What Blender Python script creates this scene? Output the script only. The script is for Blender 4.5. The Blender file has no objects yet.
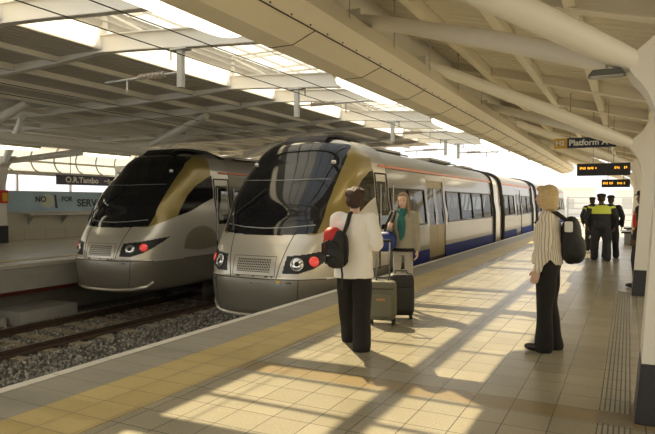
import bpy, bmesh, math, random
from mathutils import Vector, Matrix, Euler, noise
random.seed(7)
C = bpy.context.scene.collection
PI = math.pi
sin, cos, rad = math.sin, math.cos, math.radians

# ------------------------------------------------------------------ materials
def new_mat(name):
    m = bpy.data.materials.new(name); m.use_nodes = True
    nt = m.node_tree; b = nt.nodes['Principled BSDF']
    return m, nt, b
def rgba(c): return (c[0], c[1], c[2], 1)
def mat(name, col, rough=.5, metal=0., noise_amt=.0, nscale=6., emit=None, estr=0., bump=0., bscale=40., coat=0., spec=None):
    m, nt, b = new_mat(name)
    b.inputs['Base Color'].default_value = rgba(col)
    b.inputs['Roughness'].default_value = rough
    b.inputs['Metallic'].default_value = metal
    if coat: b.inputs['Coat Weight'].default_value = coat; b.inputs['Coat Roughness'].default_value = .08
    if spec is not None: b.inputs['Specular IOR Level'].default_value = spec
    tc = nt.nodes.new('ShaderNodeTexCoord')
    if noise_amt:
        n = nt.nodes.new('ShaderNodeTexNoise'); n.inputs['Scale'].default_value = nscale; n.inputs['Detail'].default_value = 5
        nt.links.new(tc.outputs['Object'], n.inputs['Vector'])
        mx = nt.nodes.new('ShaderNodeMix'); mx.data_type = 'RGBA'
        mx.inputs[6].default_value = rgba([c*(1-noise_amt) for c in col]); mx.inputs[7].default_value = rgba([min(1, c*(1+noise_amt)) for c in col])
        nt.links.new(n.outputs['Fac'], mx.inputs[0]); nt.links.new(mx.outputs[2], b.inputs['Base Color'])
    if bump:
        n2 = nt.nodes.new('ShaderNodeTexNoise'); n2.inputs['Scale'].default_value = bscale; n2.inputs['Detail'].default_value = 4
        nt.links.new(tc.outputs['Object'], n2.inputs['Vector'])
        bp = nt.nodes.new('ShaderNodeBump'); bp.inputs['Strength'].default_value = bump; bp.inputs['Distance'].default_value = .02
        nt.links.new(n2.outputs['Fac'], bp.inputs['Height']); nt.links.new(bp.outputs['Normal'], b.inputs['Normal'])
    if emit:
        b.inputs['Emission Color'].default_value = rgba(emit); b.inputs['Emission Strength'].default_value = estr
    return m

def tile_mat(name, c1, c2, grout, sx, sy, ox=0., oy=0., gw=.008, rough=.35, speck=.12, band=None, bumps=0, wide=None):
    """tiles laid on a horizontal or vertical surface, object coordinates (metres)"""
    m, nt, b = new_mat(name)
    N = nt.nodes; L = nt.links
    tc = N.new('ShaderNodeTexCoord'); sp = N.new('ShaderNodeSeparateXYZ'); L.new(tc.outputs['Object'], sp.inputs[0])
    def math_(op, a, bb=None, c=None):
        n = N.new('ShaderNodeMath'); n.operation = op
        for i, v in enumerate((a, bb, c)):
            if v is None: continue
            if isinstance(v, (int, float)): n.inputs[i].default_value = v
            else: L.new(v, n.inputs[i])
        return n.outputs[0]
    X = math_('ADD', sp.outputs[wide[0] if wide else 0], ox); Y = math_('ADD', sp.outputs[wide[1] if wide else 1], oy)
    U = math_('DIVIDE', X, sx); V = math_('DIVIDE', Y, sy)
    def edge(v, s):
        f = math_('FRACT', v); d = math_('MULTIPLY', math_('SUBTRACT', .5, math_('ABSOLUTE', math_('SUBTRACT', f, .5))), s)
        return math_('LESS_THAN', d, gw/2)
    g = math_('MAXIMUM', edge(U, sx), edge(V, sy))
    cv = N.new('ShaderNodeCombineXYZ'); L.new(math_('FLOOR', U), cv.inputs[0]); L.new(math_('FLOOR', V), cv.inputs[1])
    wn = N.new('ShaderNodeTexWhiteNoise'); wn.noise_dimensions = '3D'; L.new(cv.outputs[0], wn.inputs['Vector'])
    mx = N.new('ShaderNodeMix'); mx.data_type = 'RGBA'; mx.inputs[6].default_value = rgba(c1); mx.inputs[7].default_value = rgba(c2)
    L.new(wn.outputs['Value'], mx.inputs[0]); col = mx.outputs[2]
    ns = N.new('ShaderNodeTexNoise'); ns.inputs['Scale'].default_value = 60; ns.inputs['Detail'].default_value = 6; L.new(tc.outputs['Object'], ns.inputs['Vector'])
    nl = N.new('ShaderNodeTexNoise'); nl.inputs['Scale'].default_value = 1.3; nl.inputs['Detail'].default_value = 4; L.new(tc.outputs['Object'], nl.inputs['Vector'])
    f = math_('ADD', math_('MULTIPLY', math_('SUBTRACT', ns.outputs['Fac'], .5), speck*3.5), math_('MULTIPLY', math_('SUBTRACT', nl.outputs['Fac'], .5), .35))
    f = math_('ADD', f, 1.)
    vm = N.new('ShaderNodeVectorMath'); vm.operation = 'SCALE'; L.new(col, vm.inputs[0]); L.new(f, vm.inputs['Scale']); col = vm.outputs[0]
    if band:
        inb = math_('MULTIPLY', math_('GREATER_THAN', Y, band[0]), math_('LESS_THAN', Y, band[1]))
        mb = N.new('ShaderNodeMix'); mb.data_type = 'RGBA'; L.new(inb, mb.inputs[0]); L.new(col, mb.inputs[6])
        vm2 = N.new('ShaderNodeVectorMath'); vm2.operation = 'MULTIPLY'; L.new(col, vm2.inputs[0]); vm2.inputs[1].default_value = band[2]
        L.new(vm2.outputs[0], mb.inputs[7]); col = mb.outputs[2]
    mg = N.new('ShaderNodeMix'); mg.data_type = 'RGBA'; L.new(g, mg.inputs[0]); L.new(col, mg.inputs[6]); mg.inputs[7].default_value = rgba(grout)
    L.new(mg.outputs[2], b.inputs['Base Color'])
    b.inputs['Roughness'].default_value = rough
    h = math_('SUBTRACT', 1., g)
    if bumps:
        fu = math_('SUBTRACT', math_('FRACT', math_('MULTIPLY', X, bumps)), .5); fv = math_('SUBTRACT', math_('FRACT', math_('MULTIPLY', Y, bumps)), .5)
        d = math_('SQRT', math_('ADD', math_('MULTIPLY', fu, fu), math_('MULTIPLY', fv, fv)))
        h = math_('ADD', h, math_('LESS_THAN', d, .3))
    bp = N.new('ShaderNodeBump'); bp.inputs['Strength'].default_value = .5; bp.inputs['Distance'].default_value = .003
    L.new(h, bp.inputs['Height']); L.new(bp.outputs['Normal'], b.inputs['Normal'])
    return m

def rib_mat(name, col, axis=0, freq=9., rough=.55, amt=.12):
    """ribbed sheet metal deck"""
    m, nt, b = new_mat(name); N = nt.nodes; L = nt.links
    tc = N.new('ShaderNodeTexCoord'); sp = N.new('ShaderNodeSeparateXYZ'); L.new(tc.outputs['Object'], sp.inputs[0])
    mu = N.new('ShaderNodeMath'); mu.operation = 'MULTIPLY'; L.new(sp.outputs[axis], mu.inputs[0]); mu.inputs[1].default_value = freq*2*PI
    si = N.new('ShaderNodeMath'); si.operation = 'SINE'; L.new(mu.outputs[0], si.inputs[0])
    bp = N.new('ShaderNodeBump'); bp.inputs['Strength'].default_value = 1.; bp.inputs['Distance'].default_value = .02
    L.new(si.outputs[0], bp.inputs['Height']); L.new(bp.outputs['Normal'], b.inputs['Normal'])
    b.inputs['Base Color'].default_value = rgba(col); b.inputs['Roughness'].default_value = rough
    return m

def glass_mat(name, tint=(.9, .95, 1), clear=.8, diffuse=None):
    m = bpy.data.materials.new(name); m.use_nodes = True; nt = m.node_tree; N = nt.nodes; L = nt.links; N.clear()
    o = N.new('ShaderNodeOutputMaterial'); t = N.new('ShaderNodeBsdfTransparent'); t.inputs[0].default_value = rgba(tint)
    if diffuse is None:
        g = N.new('ShaderNodeBsdfGlossy'); g.inputs['Roughness'].default_value = .04; g.inputs[0].default_value = (.9, .9, .9, 1)
    else:
        g = N.new('ShaderNodeBsdfTranslucent'); g.inputs[0].default_value = rgba(diffuse)
    mx = N.new('ShaderNodeMixShader'); mx.inputs[0].default_value = clear
    L.new(g.outputs[0], mx.inputs[1]); L.new(t.outputs[0], mx.inputs[2]); L.new(mx.outputs[0], o.inputs[0])
    return m

M = {}
M['white'] = mat('painted_white_steel', (.84, .82, .76), .45, noise_amt=.04, nscale=2)
M['fascia_l'] = mat('far_fascia_paint', (.93, .93, .90), .4)
M['white2'] = mat('painted_cream_panel', (.82, .77, .66), .4, noise_amt=.04, nscale=1.5)
M['lamp_house'] = mat('lamp_housing', (.6, .56, .45), .5)
M['deck'] = rib_mat('ribbed_roof_deck', (.68, .65, .58), 0, 7)
M['deck_r'] = rib_mat('ribbed_cream_deck', (.82, .77, .66), 1, 5)
M['louvre'] = mat('louvre_blade', (.62, .62, .6), .4)
M['sky_glass'] = glass_mat('skylight_glass', (.72, .75, .78), .96)
M['clere'] = glass_mat('clerestory_sheet', (1, 1, 1), .2, (.85, .84, .80))
M['clere2'] = glass_mat('skylight_diffusing_sheet', (1, 1, 1), .15, (.6, .62, .64))
M['pane'] = glass_mat('far_window_pane', (.97, .98, 1.), .95)
M['cream_glass'] = glass_mat('cream_polycarbonate', (1, .93, .74), .6, (.95, .85, .6))
M['joint'] = mat('dark_joint', (.03, .03, .03), .6)
M['black'] = mat('black_paint', (.015, .015, .016), .4)
M['rubber'] = mat('black_rubber', (.02, .02, .022), .7)
M['granite'] = mat('black_granite', (.035, .035, .04), .35, noise_amt=.6, nscale=90)
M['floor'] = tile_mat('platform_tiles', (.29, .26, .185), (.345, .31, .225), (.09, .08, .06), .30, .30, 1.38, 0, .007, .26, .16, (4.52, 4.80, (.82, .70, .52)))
M['floor_l'] = tile_mat('far_platform_tiles', (.5, .47, .4), (.54, .51, .44), (.3, .28, .22), .3, .3, 0, 0, .006, .25)
M['paving'] = tile_mat('grey_paving', (.23, .21, .165), (.27, .25, .195), (.12, .11, .09), .9, .30, 0, .02, .008, .5, .08)
M['coping'] = tile_mat('coping', (.62, .58, .50), (.66, .62, .53), (.2, .18, .15), 2., .60, 0, .02, .008, .6, .05)
M['tactile'] = tile_mat('tactile_yellow', (.40, .30, .10), (.46, .35, .13), (.2, .15, .08), .325, .30, 3.95, .02, .008, .5, .12, None, 16)
M['guide'] = tile_mat('guide_strip', (.30, .275, .20), (.33, .30, .22), (.06, .055, .045), .034, .30, .18, 0, .011, .4)
M['concrete'] = mat('concrete', (.42, .41, .36), .85, noise_amt=.18, nscale=3, bump=.3)
M['concrete_d'] = mat('darker_concrete', (.25, .24, .20), .9, noise_amt=.25, nscale=3, bump=.3)  # darker grey than the main concrete, for the recess wall
M['red_pipe'] = mat('red_pipe', (.20, .035, .025), .6)
M['ballast_bed'] = mat('ballast_bed', (.16, .15, .14), .95, noise_amt=.5, nscale=30, bump=1., bscale=25)
def stone_mat():
    m, nt, b = new_mat('ballast_stone'); N = nt.nodes; L = nt.links
    g = N.new('ShaderNodeNewGeometry'); r = N.new('ShaderNodeValToRGB'); L.new(g.outputs['Random Per Island'], r.inputs[0])
    r.color_ramp.elements[0].color = (.14, .13, .11, 1); r.color_ramp.elements[1].color = (.50, .47, .40, 1)
    e = r.color_ramp.elements.new(.6); e.color = (.30, .28, .24, 1)
    L.new(r.outputs[0], b.inputs['Base Color']); b.inputs['Roughness'].default_value = .9
    return m
M['stone'] = stone_mat()
M['rail'] = mat('rusty_rail', (.105, .07, .05), .55, .3, noise_amt=.3, nscale=8)
M['railtop'] = mat('worn_rail_head', (.28, .25, .22), .35, .8)
M['sleeper'] = mat('rust_dusted_sleeper', (.38, .31, .20), .85, noise_amt=.25, nscale=5)
M['silver'] = mat('champagne_silver', (.66, .62, .53), .30, .5, coat=.6)
M['car'] = mat('carriage_bronze_silver', (.15, .132, .09), .25, .4, coat=.35)
M['door_gold'] = mat('door_gold', (.27, .20, .055), .4, .3)
M['silver_shade'] = mat('shaded_bumper_silver', (.27, .25, .20), .36, .5, coat=.3)  # silver darkened to paint in the shade on the downward-facing bumper
M['roof_t'] = mat('train_roof_grey', (.36, .34, .29), .45, .3, noise_amt=.06)
M['gold'] = mat('gold_paint', (.31, .235, .075), .34, .5, coat=.4)
M['gold_dim'] = mat('gold_emblem', (.52, .46, .33), .3, .7, coat=.5)
M['screen'] = mat('windscreen_black_glass', (.008, .009, .011), .05, 0)
M['tglass'] = glass_mat('train_window_glass', (.42, .43, .42), .84)
M['lamp_red'] = mat('red_tail_lamp', (.75, .06, .05), .15, 0, emit=(1, .08, .06), estr=.35, coat=1)
M['lamp_clear'] = mat('clear_head_lamp', (.75, .75, .75), .08, .9)
M['chrome'] = mat('chrome', (.8, .8, .8), .12, 1)
M['orange'] = mat('orange_stripe', (.66, .20, .09), .4)
M['blue'] = mat('blue_stripe', (.004, .012, .13), .55, spec=.1)
M['seat_blue'] = mat('train_seat_fabric', (.04, .06, .15), .8)
M['interior'] = mat('train_interior', (.6, .58, .52), .6)
M['bellows'] = mat('gangway_bellows', (.05, .05, .05), .7)
M['bogie'] = mat('bogie_black', (.03, .028, .025), .7)
M['wheel'] = mat('steel_wheel', (.12, .10, .08), .5, .6)
M['wire'] = mat('overhead_wire', (.03, .025, .02), .5, .4)
M['galv'] = mat('galvanised_steel', (.50, .51, .50), .45, .5)
M['insul'] = mat('insulator_grey', (.45, .40, .34), .4)
M['sign_blue'] = mat('sign_navy', (.012, .016, .06), .35)
M['sign_white'] = mat('sign_white_letters', (.85, .85, .82), .4)
M['sign_yellow'] = mat('sign_amber', (.62, .38, .03), .4)
M['led'] = mat('led_orange', (.9, .4, .02), .4, emit=(1, .42, .03), estr=1.6)
M['lamp'] = mat('lamp_diffuser', (1, .97, .85), .3, emit=(1, .93, .70), estr=3.)
M['wall_l'] = mat('cream_wall', (.60, .58, .50), .7, noise_amt=.05)
M['wall_tile'] = tile_mat('beige_wall_tiles', (.58, .53, .42), (.62, .57, .46), (.36, .32, .25), 1., .9, 0, 0, .02, .5, .03, wide=(1, 2))
M['poster'] = mat('poster_blue', (.36, .52, .66), .4, noise_amt=.25, nscale=1.2)
M['poster_d'] = mat('poster_dark_ink', (.05, .06, .09), .5)
M['poster_y'] = mat('poster_yellow_glow', (.60, .68, .58), .5)
M['red'] = mat('red_plastic', (.6, .03, .02), .4)
M['yellow'] = mat('yellow_plastic', (.85, .5, .03), .4)
M['lampdark'] = mat('dark_floodlight', (.10, .105, .09), .4)
M['fence'] = mat('pale_fence', (.6, .6, .58), .6)
M['asphalt'] = mat('pale_ground', (.5, .48, .43), .9, noise_amt=.1)
M['building'] = mat('pale_building', (.72, .72, .70), .8)

# ------------------------------------------------------------------ mesh builder
class MB:
    def __init__(s): s.v = []; s.f = []; s.mi = []
    def add(s, vs, fs, m=0):
        o = len(s.v); s.v += [tuple(v) for v in vs]; s.f += [tuple(i+o for i in f) for f in fs]; s.mi += [m]*len(fs); return s
    def box(s, x0, x1, y0, y1, z0, z1, m=0):
        return s.add([(x0,y0,z0),(x1,y0,z0),(x1,y1,z0),(x0,y1,z0),(x0,y0,z1),(x1,y0,z1),(x1,y1,z1),(x0,y1,z1)],
                     [(0,3,2,1),(4,5,6,7),(0,1,5,4),(1,2,6,5),(2,3,7,6),(3,0,4,7)], m)
    def prism(s, poly, a0, a1, axis='y', m=0):
        """poly: list of (u,v); extruded along axis. y: (x,z)  x: (y,z)  z: (x,y)"""
        n = len(poly)
        def P(p, a): return {'y': (p[0], a, p[1]), 'x': (a, p[0], p[1]), 'z': (p[0], p[1], a)}[axis]
        vs = [P(p, a0) for p in poly]+[P(p, a1) for p in poly]
        fs = [tuple(range(n)), tuple(range(2*n-1, n-1, -1))]+[(i, i+n, (i+1) % n+n, (i+1) % n) for i in range(n)]
        return s.add(vs, fs, m)
    def tube(s, pts, r, n=10, m=0, cap=True):
        pts = [Vector(p) for p in pts]; rs = r if isinstance(r, (list, tuple)) else [r]*len(pts)
        vs = []; up = None
        for i, p in enumerate(pts):
            d = (pts[min(i+1, len(pts)-1)]-pts[max(i-1, 0)]).normalized()
            if up is None: up = Vector((0, 0, 1)) if abs(d.z) < .9 else Vector((1, 0, 0))
            a = d.cross(up).normalized(); b = a.cross(d).normalized(); up = b
            for k in range(n):
                t = 2*PI*k/n; vs.append(p+a*(cos(t)*rs[i])+b*(sin(t)*rs[i]))
        fs = [(i*n+k, i*n+(k+1) % n, (i+1)*n+(k+1) % n, (i+1)*n+k) for i in range(len(pts)-1) for k in range(n)]
        if cap: fs += [tuple(range(n-1, -1, -1)), tuple((len(pts)-1)*n+k for k in range(n))]
        return s.add(vs, fs, m)
    def loft(s, rings, n=20, m=0, e=1.):
        """rings: (cx,cy,cz,rx,ry[,rotx]) horizontal ellipses"""
        vs = []
        for q in rings:
            cx, cy, cz, rx, ry = q[:5]; ti = q[5] if len(q) > 5 else 0
            for k in range(n):
                t = 2*PI*k/n; c, si = cos(t), sin(t)
                x = math.copysign(abs(c)**e, c)*rx; y = math.copysign(abs(si)**e, si)*ry
                vs.append((cx+x, cy+y*cos(ti), cz+y*sin(ti)))
        R = len(rings)
        fs = [(i*n+k, i*n+(k+1) % n, (i+1)*n+(k+1) % n, (i+1)*n+k) for i in range(R-1) for k in range(n)]
        fs += [tuple(range(n-1, -1, -1)), tuple((R-1)*n+k for k in range(n))]
        return s.add(vs, fs, m)
    def sell(s, c, r, e=1., nu=20, nv=12, m=0, rot=None):
        """superellipsoid, e<1 boxy"""
        def pw(a): return math.copysign(abs(a)**e, a)
        vs = []; c = Vector(c)
        for j in range(1, nv):
            ph = -PI/2+PI*j/nv
            for k in range(nu):
                t = 2*PI*k/nu
                v = Vector((r[0]*pw(cos(ph))*pw(cos(t)), r[1]*pw(cos(ph))*pw(sin(t)), r[2]*pw(sin(ph))))
                if rot: v = rot @ v
                vs.append(c+v)
        b = Vector((0, 0, -r[2])); t_ = Vector((0, 0, r[2]))
        if rot: b = rot @ b; t_ = rot @ t_
        vs += [c+b, c+t_]; n = nu; R = nv-1
        fs = [(j*n+k, j*n+(k+1) % n, (j+1)*n+(k+1) % n, (j+1)*n+k) for j in range(R-1) for k in range(n)]
        fs += [(len(vs)-2, (k+1) % n, k) for k in range(n)]+[(len(vs)-1, (R-1)*n+k, (R-1)*n+(k+1) % n) for k in range(n)]
        return s.add(vs, fs, m)
    def build(s, name, mats, parent=None, smooth=False, bevel=0, local=False, remesh=0, smooth_it=0, kind=None):
        me = bpy.data.meshes.new(name)
        off = Vector((0, 0, 0))
        if parent is not None and not local:
            p = parent
            while p is not None: off += p.location; p = p.parent
        me.from_pydata([tuple(Vector(v)-off) for v in s.v], [], s.f)
        if not isinstance(mats, (list, tuple)): mats = [mats]
        for m_ in mats: me.materials.append(m_)
        me.polygons.foreach_set('material_index', s.mi)
        bm = bmesh.new(); bm.from_mesh(me); bmesh.ops.recalc_face_normals(bm, faces=bm.faces)
        if bevel: bmesh.ops.bevel(bm, geom=list(bm.edges), offset=bevel, segments=2, affect='EDGES', profile=.6)
        bm.to_mesh(me); bm.free()
        o = bpy.data.objects.new(name, me); C.objects.link(o)
        if remesh:
            rm = o.modifiers.new('r', 'REMESH'); rm.mode = 'VOXEL'; rm.voxel_size = remesh; rm.use_smooth_shade = True
            if smooth_it:
                sm = o.modifiers.new('s', 'SMOOTH'); sm.iterations = smooth_it; sm.factor = .5
            dg = bpy.context.evaluated_depsgraph_get(); dg.update()
            me2 = bpy.data.meshes.new_from_object(o.evaluated_get(dg)); o.modifiers.clear()
            o.data = me2; me2.name = name
            me2.materials.clear()
            for m_ in mats: me2.materials.append(m_)
            smooth = True
        if smooth:
            o.data.polygons.foreach_set('use_smooth', [True]*len(o.data.polygons))
            if not remesh: o.data.set_sharp_from_angle(angle=rad(40))
        if parent is not None: o.parent = parent
        if kind: o['kind'] = kind
        return o
def thing(name, label, cat, loc=(0, 0, 0), rz=0, group=None):
    o = bpy.data.objects.new(name, None); C.objects.link(o); o.location = loc; o.rotation_euler = (0, 0, rz)
    o['label'] = label; o['category'] = cat
    if group: o['group'] = group
    return o
def tag(o, label, cat, group=None):
    o['label'] = label; o['category'] = cat
    if group: o['group'] = group
    return o
def sub(name, parent):
    o = bpy.data.objects.new(name, None); C.objects.link(o); o.parent = parent; return o
def copy_tree(o, parent=None, root_loc=None):
    c = o.copy(); C.objects.link(c); c.parent = parent
    for ch in list(o.children): copy_tree(ch, c)
    return c
def text(body, size, mat_, parent, loc, rot, name='lettering', extrude=.002, sx=1.):
    cu = bpy.data.curves.new(name, 'FONT'); cu.body = body; cu.size = size; cu.extrude = extrude; cu.align_x = 'LEFT'; cu.align_y = 'CENTER'
    cu.offset = size*.03
    cu.materials.append(mat_)
    tmp = bpy.data.objects.new(name, cu); C.objects.link(tmp)
    dg = bpy.context.evaluated_depsgraph_get(); dg.update(); me = bpy.data.meshes.new_from_object(tmp.evaluated_get(dg)); bpy.data.objects.remove(tmp)
    me.name = name; me.materials.clear(); me.materials.append(mat_)
    o = bpy.data.objects.new(name, me); C.objects.link(o); o.rotation_euler = rot; o.scale = (sx, 1, 1)
    o.parent = parent; o.location = Vector(loc)-(parent.location if parent else Vector())
    return o

# ------------------------------------------------------------------ platforms and track bed
Y0, Y1 = -16., 75.
def struct(mb, name, mats, **k): return mb.build(name, mats, kind='structure', **k)
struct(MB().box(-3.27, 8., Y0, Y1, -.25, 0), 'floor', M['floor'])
struct(MB().box(-3.95, -3.27, Y0, Y1, -.25, .004), 'trim_1', M['tactile'])
struct(MB().box(-4.53, -3.95, Y0, Y1, -.25, 0), 'trim_2', M['paving'])
struct(MB().box(-4.64, -4.53, Y0, Y1, -.14, .004), 'trim_3', M['coping'])
struct(MB().box(-4.5, 8, Y0, Y1, -1.45, -.252), 'wall_platform', M['concrete'])
g = MB().box(-.175, .03, Y0, 11.4, 0, .003)
struct(g, 'trim_4', M['guide'])
struct(MB().box(-.19, .045, 4.52, 4.80, 0, .0045), 'trim_5', mat('brown_guide_tile', (.20, .16, .10), .5, noise_amt=.3, nscale=25))
# track bed
struct(MB().box(-15., -4.5, Y0, Y1, -1.75, -1.46), 'ground', M['ballast_bed'])
# far island platform
struct(MB().box(-24, -13.72, Y0, Y1, -.30, 0), 'floor_far_platform', M['floor_l'])
struct(MB().box(-13.72, -13.5, Y0, Y1, -.08, .004), 'trim_6', M['coping'])
struct(MB().box(-14.7, -14.35, Y0, Y1, 0, .006), 'trim_7', M['tactile'])
struct(MB().box(-14.2, -13.55, Y0, Y1, -.66, -.301).box(-13.72, -13.55, Y0, Y1, -.30, -.08), 'wall_platform_fascia', M['concrete'])
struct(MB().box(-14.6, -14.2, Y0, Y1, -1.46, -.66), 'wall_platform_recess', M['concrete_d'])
o = MB().tube([(-13.75, Y0, -.735), (-13.75, 40, -.735)], .05, 8).build('service_pipe', M['red_pipe'], smooth=True)
tag(o, 'long dark red service pipe running under the far platform lip', 'pipe')
o = MB().box(-14.19, -13.1, 9.3, 10.95, -1.46, -1.12).build('concrete_plinth', M['concrete'], bevel=.01)
tag(o, 'low concrete slab beside the far rail, below the far platform', 'slab')
o = MB().box(-14.19, -13.5, 3.0, 9.2, -1.46, -1.26).build('concrete_plinth', M['concrete'], bevel=.01)
tag(o, 'lower flatter concrete slab at the left picture edge, by the far rail', 'slab')

def rail(x, label):
    mb = MB(); zt = -1.25
    prof = [(-.07, -.16), (.07, -.16), (.07, -.14), (.012, -.115), (.012, -.05), (.036, -.035), (.036, -.003), (-.036, -.003), (-.036, -.035), (-.012, -.05), (-.012, -.115), (-.07, -.14)]
    mb.prism([(x+a*1.15, zt+b) for a, b in prof], Y0, 60, 'y')
    mb.box(x-.03, x+.03, Y0, 60, zt-.003, zt+.0, 1)
    o = mb.build('rail', [M['rail'], M['railtop']]); tag(o, label, 'rail', 'running rails')
XB, XA = -11.6, -6.3
RB = (-12.3, -10.5)
rail(RB[0], 'far running rail of the left track, next to the far platform')
rail(RB[1], 'near running rail of the left track, in open ballast')
rail(XA-.72, 'running rail under the nearer train, the one further from the platform')
rail(XA+.72, 'running rail under the nearer train, closest to the platform')
# sleepers
sl = None
for i in range(26):
    y = 3.2+i*.68
    mb = MB().prism([(-1.3, -1.47), (1.3, -1.47), (1.24, -1.405), (-1.24, -1.405)], -.12, .12, 'y')
    if sl is None:
        sl = mb.build('railway_sleeper', M['sleeper']); o = sl
    else: o = sl.copy(); C.objects.link(o)
    o.location = (-11.4, y, 0)
    tag(o, 'rust dusted concrete sleeper crossing the left track in ballast', 'sleeper', 'sleepers of the left track')
# ballast stones: nobody could count them
import array
def stones():
    ico = bmesh.new(); bmesh.ops.create_icosphere(ico, subdivisions=1, radius=1.); iv = [v.co.copy() for v in ico.verts]; iff = [[v.index for v in f.verts] for f in ico.faces]; ico.free()
    mb = MB(); rnd = random.Random(3)
    for i in range(15500):
        y = 3.0+rnd.random()**1.3*11.5; x = -13.3+rnd.random()*5.7
        if y > 9.4 and x > -8.4 and rnd.random() < .8: continue
        s = rnd.uniform(.022, .05)
        on_sleeper = abs(((y-3.2+.34) % .68)-.34) < .13 and -12.62 < x < -10.18
        if on_sleeper and rnd.random() < .72: continue
        if min(abs(x-RB[0]), abs(x-RB[1])) < .09: continue
        z = -1.455+rnd.random()*.035+(0.03 if on_sleeper else 0)
        if x > -10.1: z += min(.10, (x+10.1)*-.02+.02)
        R = Euler((rnd.random()*6, rnd.random()*6, rnd.random()*6)).to_matrix(); sc = Vector((s, s*rnd.uniform(.6, 1), s*rnd.uniform(.5, .8)))
        vs = [R @ Vector((v.x*sc.x*rnd.uniform(.75, 1.15), v.y*sc.y*rnd.uniform(.8, 1.1), v.z*sc.z)) + Vector((x, y, z)) for v in iv]
        mb.add(vs, iff)
    me = bpy.data.meshes.new('ballast'); me.from_pydata(mb.v, [], mb.f); me.materials.append(M['stone'])
    o = bpy.data.objects.new('ballast', me); C.objects.link(o); o['kind'] = 'stuff'
    tag(o, 'grey crushed stone ballast around the left track rails', 'ballast')
stones()

# ------------------------------------------------------------------ train
def interp_(tab, x):
    for (a, b), (c, d) in zip(tab[:-1], tab[1:]):
        if x <= c: return b+(d-b)*(x-a)/(c-a)
    return tab[-1][1]
SEC = [(1.02, -.66), (1.26, -.60), (1.36, -.45), (1.40, -.2), (1.425, .1), (1.43, .4), (1.43, .8), (1.42, 1.2), (1.39, 1.6), (1.355, 1.95), (1.31, 2.2), (1.235, 2.4), (1.08, 2.56), (.84, 2.68), (.55, 2.75), (.28, 2.785), (0., 2.80)]
ZS = lambda z: z if z < 1.6 else 1.6+(z-1.6)*1.19
SEC = [(w-interp_([(-1, 0), (1.2, 0), (1.6, .04), (2.56, .03), (2.785, .02), (2.8, 0)], z), ZS(z)) for w, z in SEC]
def interp(tab, x, ix=0):
    n = len(tab)
    if x <= tab[0][ix]: return tab[0][1-ix]
    for i in range(n-1):
        a, b = tab[i], tab[i+1]
        if x <= b[ix]:
            t = (x-a[ix])/(b[ix]-a[ix]); return a[1-ix]+(b[1-ix]-a[1-ix])*t
    return tab[-1][1-ix]
def catmull(pts, n):
    out = []
    P = [pts[0]]+list(pts)+[pts[-1]]
    for i in range(1, len(P)-2):
        for k in range(n):
            t = k/n; r = []
            for c in range(len(pts[0])):
                p0, p1, p2, p3 = P[i-1][c], P[i][c], P[i+1][c], P[i+2][c]
                r.append(.5*((2*p1)+(-p0+p2)*t+(2*p0-5*p1+4*p2-p3)*t*t+(-p0+3*p1-3*p2+p3)*t**3))
            out.append(tuple(r))
    out.append(tuple(pts[-1])); return out
def resample(P, n):
    L_ = [0]
    for a, b in zip(P[:-1], P[1:]): L_.append(L_[-1]+math.hypot(b[0]-a[0], b[1]-a[1]))
    out = []; j = 0
    for i in range(n+1):
        t = L_[-1]*i/n
        while j < len(P)-2 and L_[j+1] < t: j += 1
        f = (t-L_[j])/max(1e-9, L_[j+1]-L_[j]); out.append((P[j][0]+(P[j+1][0]-P[j][0])*f, P[j][1]+(P[j+1][1]-P[j][1])*f))
    return out
SECS = resample(catmull(SEC, 13), 330)          # dense section, (w, z)
def smooth_tab(tab): return catmull(tab, 8)
# centre line profile: (z, y) measured from the nose tip
FRONT = smooth_tab([(ZS(z), y+interp_([(-1, 0), (1.2, 0), (1.6, -.15), (2.0, -.1), (2.3, -.1), (2.8, -.3)], z)) for z, y in [(-.68, .22), (-.62, .10), (-.52, .03), (-.4, .0), (-.1, -.03), (.12, -.02), (.16, .015), (.42, .07), (.7, .20), (.92, .35), (1.2, .54), (1.6, .85), (2.0, 1.22), (2.3, 1.58), (2.5, 1.88), (2.64, 2.15), (2.75, 2.5), (2.80, 2.85)]])
DEPTH = [(ZS(z), d*interp_([(-1, .97), (.9, .97), (2.6, 1.05), (3, 1.05)], z)) for z, d in [(-.7, 1.5), (-.4, 1.5), (.12, 1.45), (.18, 1.42), (.95, 1.32), (1.6, 1.15), (2.2, 1.05), (2.6, .75), (2.8, .3)]]
PE = 2.9
YE = 3.55
def wz(z):
    return interp([(b, a) for a, b in SECS], z)
def surf(x, z):
    """front-surface point (relative to nose tip) for lateral x, height z"""
    w = max(wz(z), 1e-4); r = min(abs(x)/w, 1.)
    return Vector((x, interp(FRONT, z)+interp(DEPTH, z)*(1-(1-r**PE)**(1/PE)), z))
def nrm(x, z):
    e = .01; a = surf(x+e if x < 1.3 else x, z)-surf(x-e, z); b = surf(x, z+e)-surf(x, z-e)
    n = a.cross(b).normalized()
    return n if n.y < 0 else -n
def hw(z): return wz(z)

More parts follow.
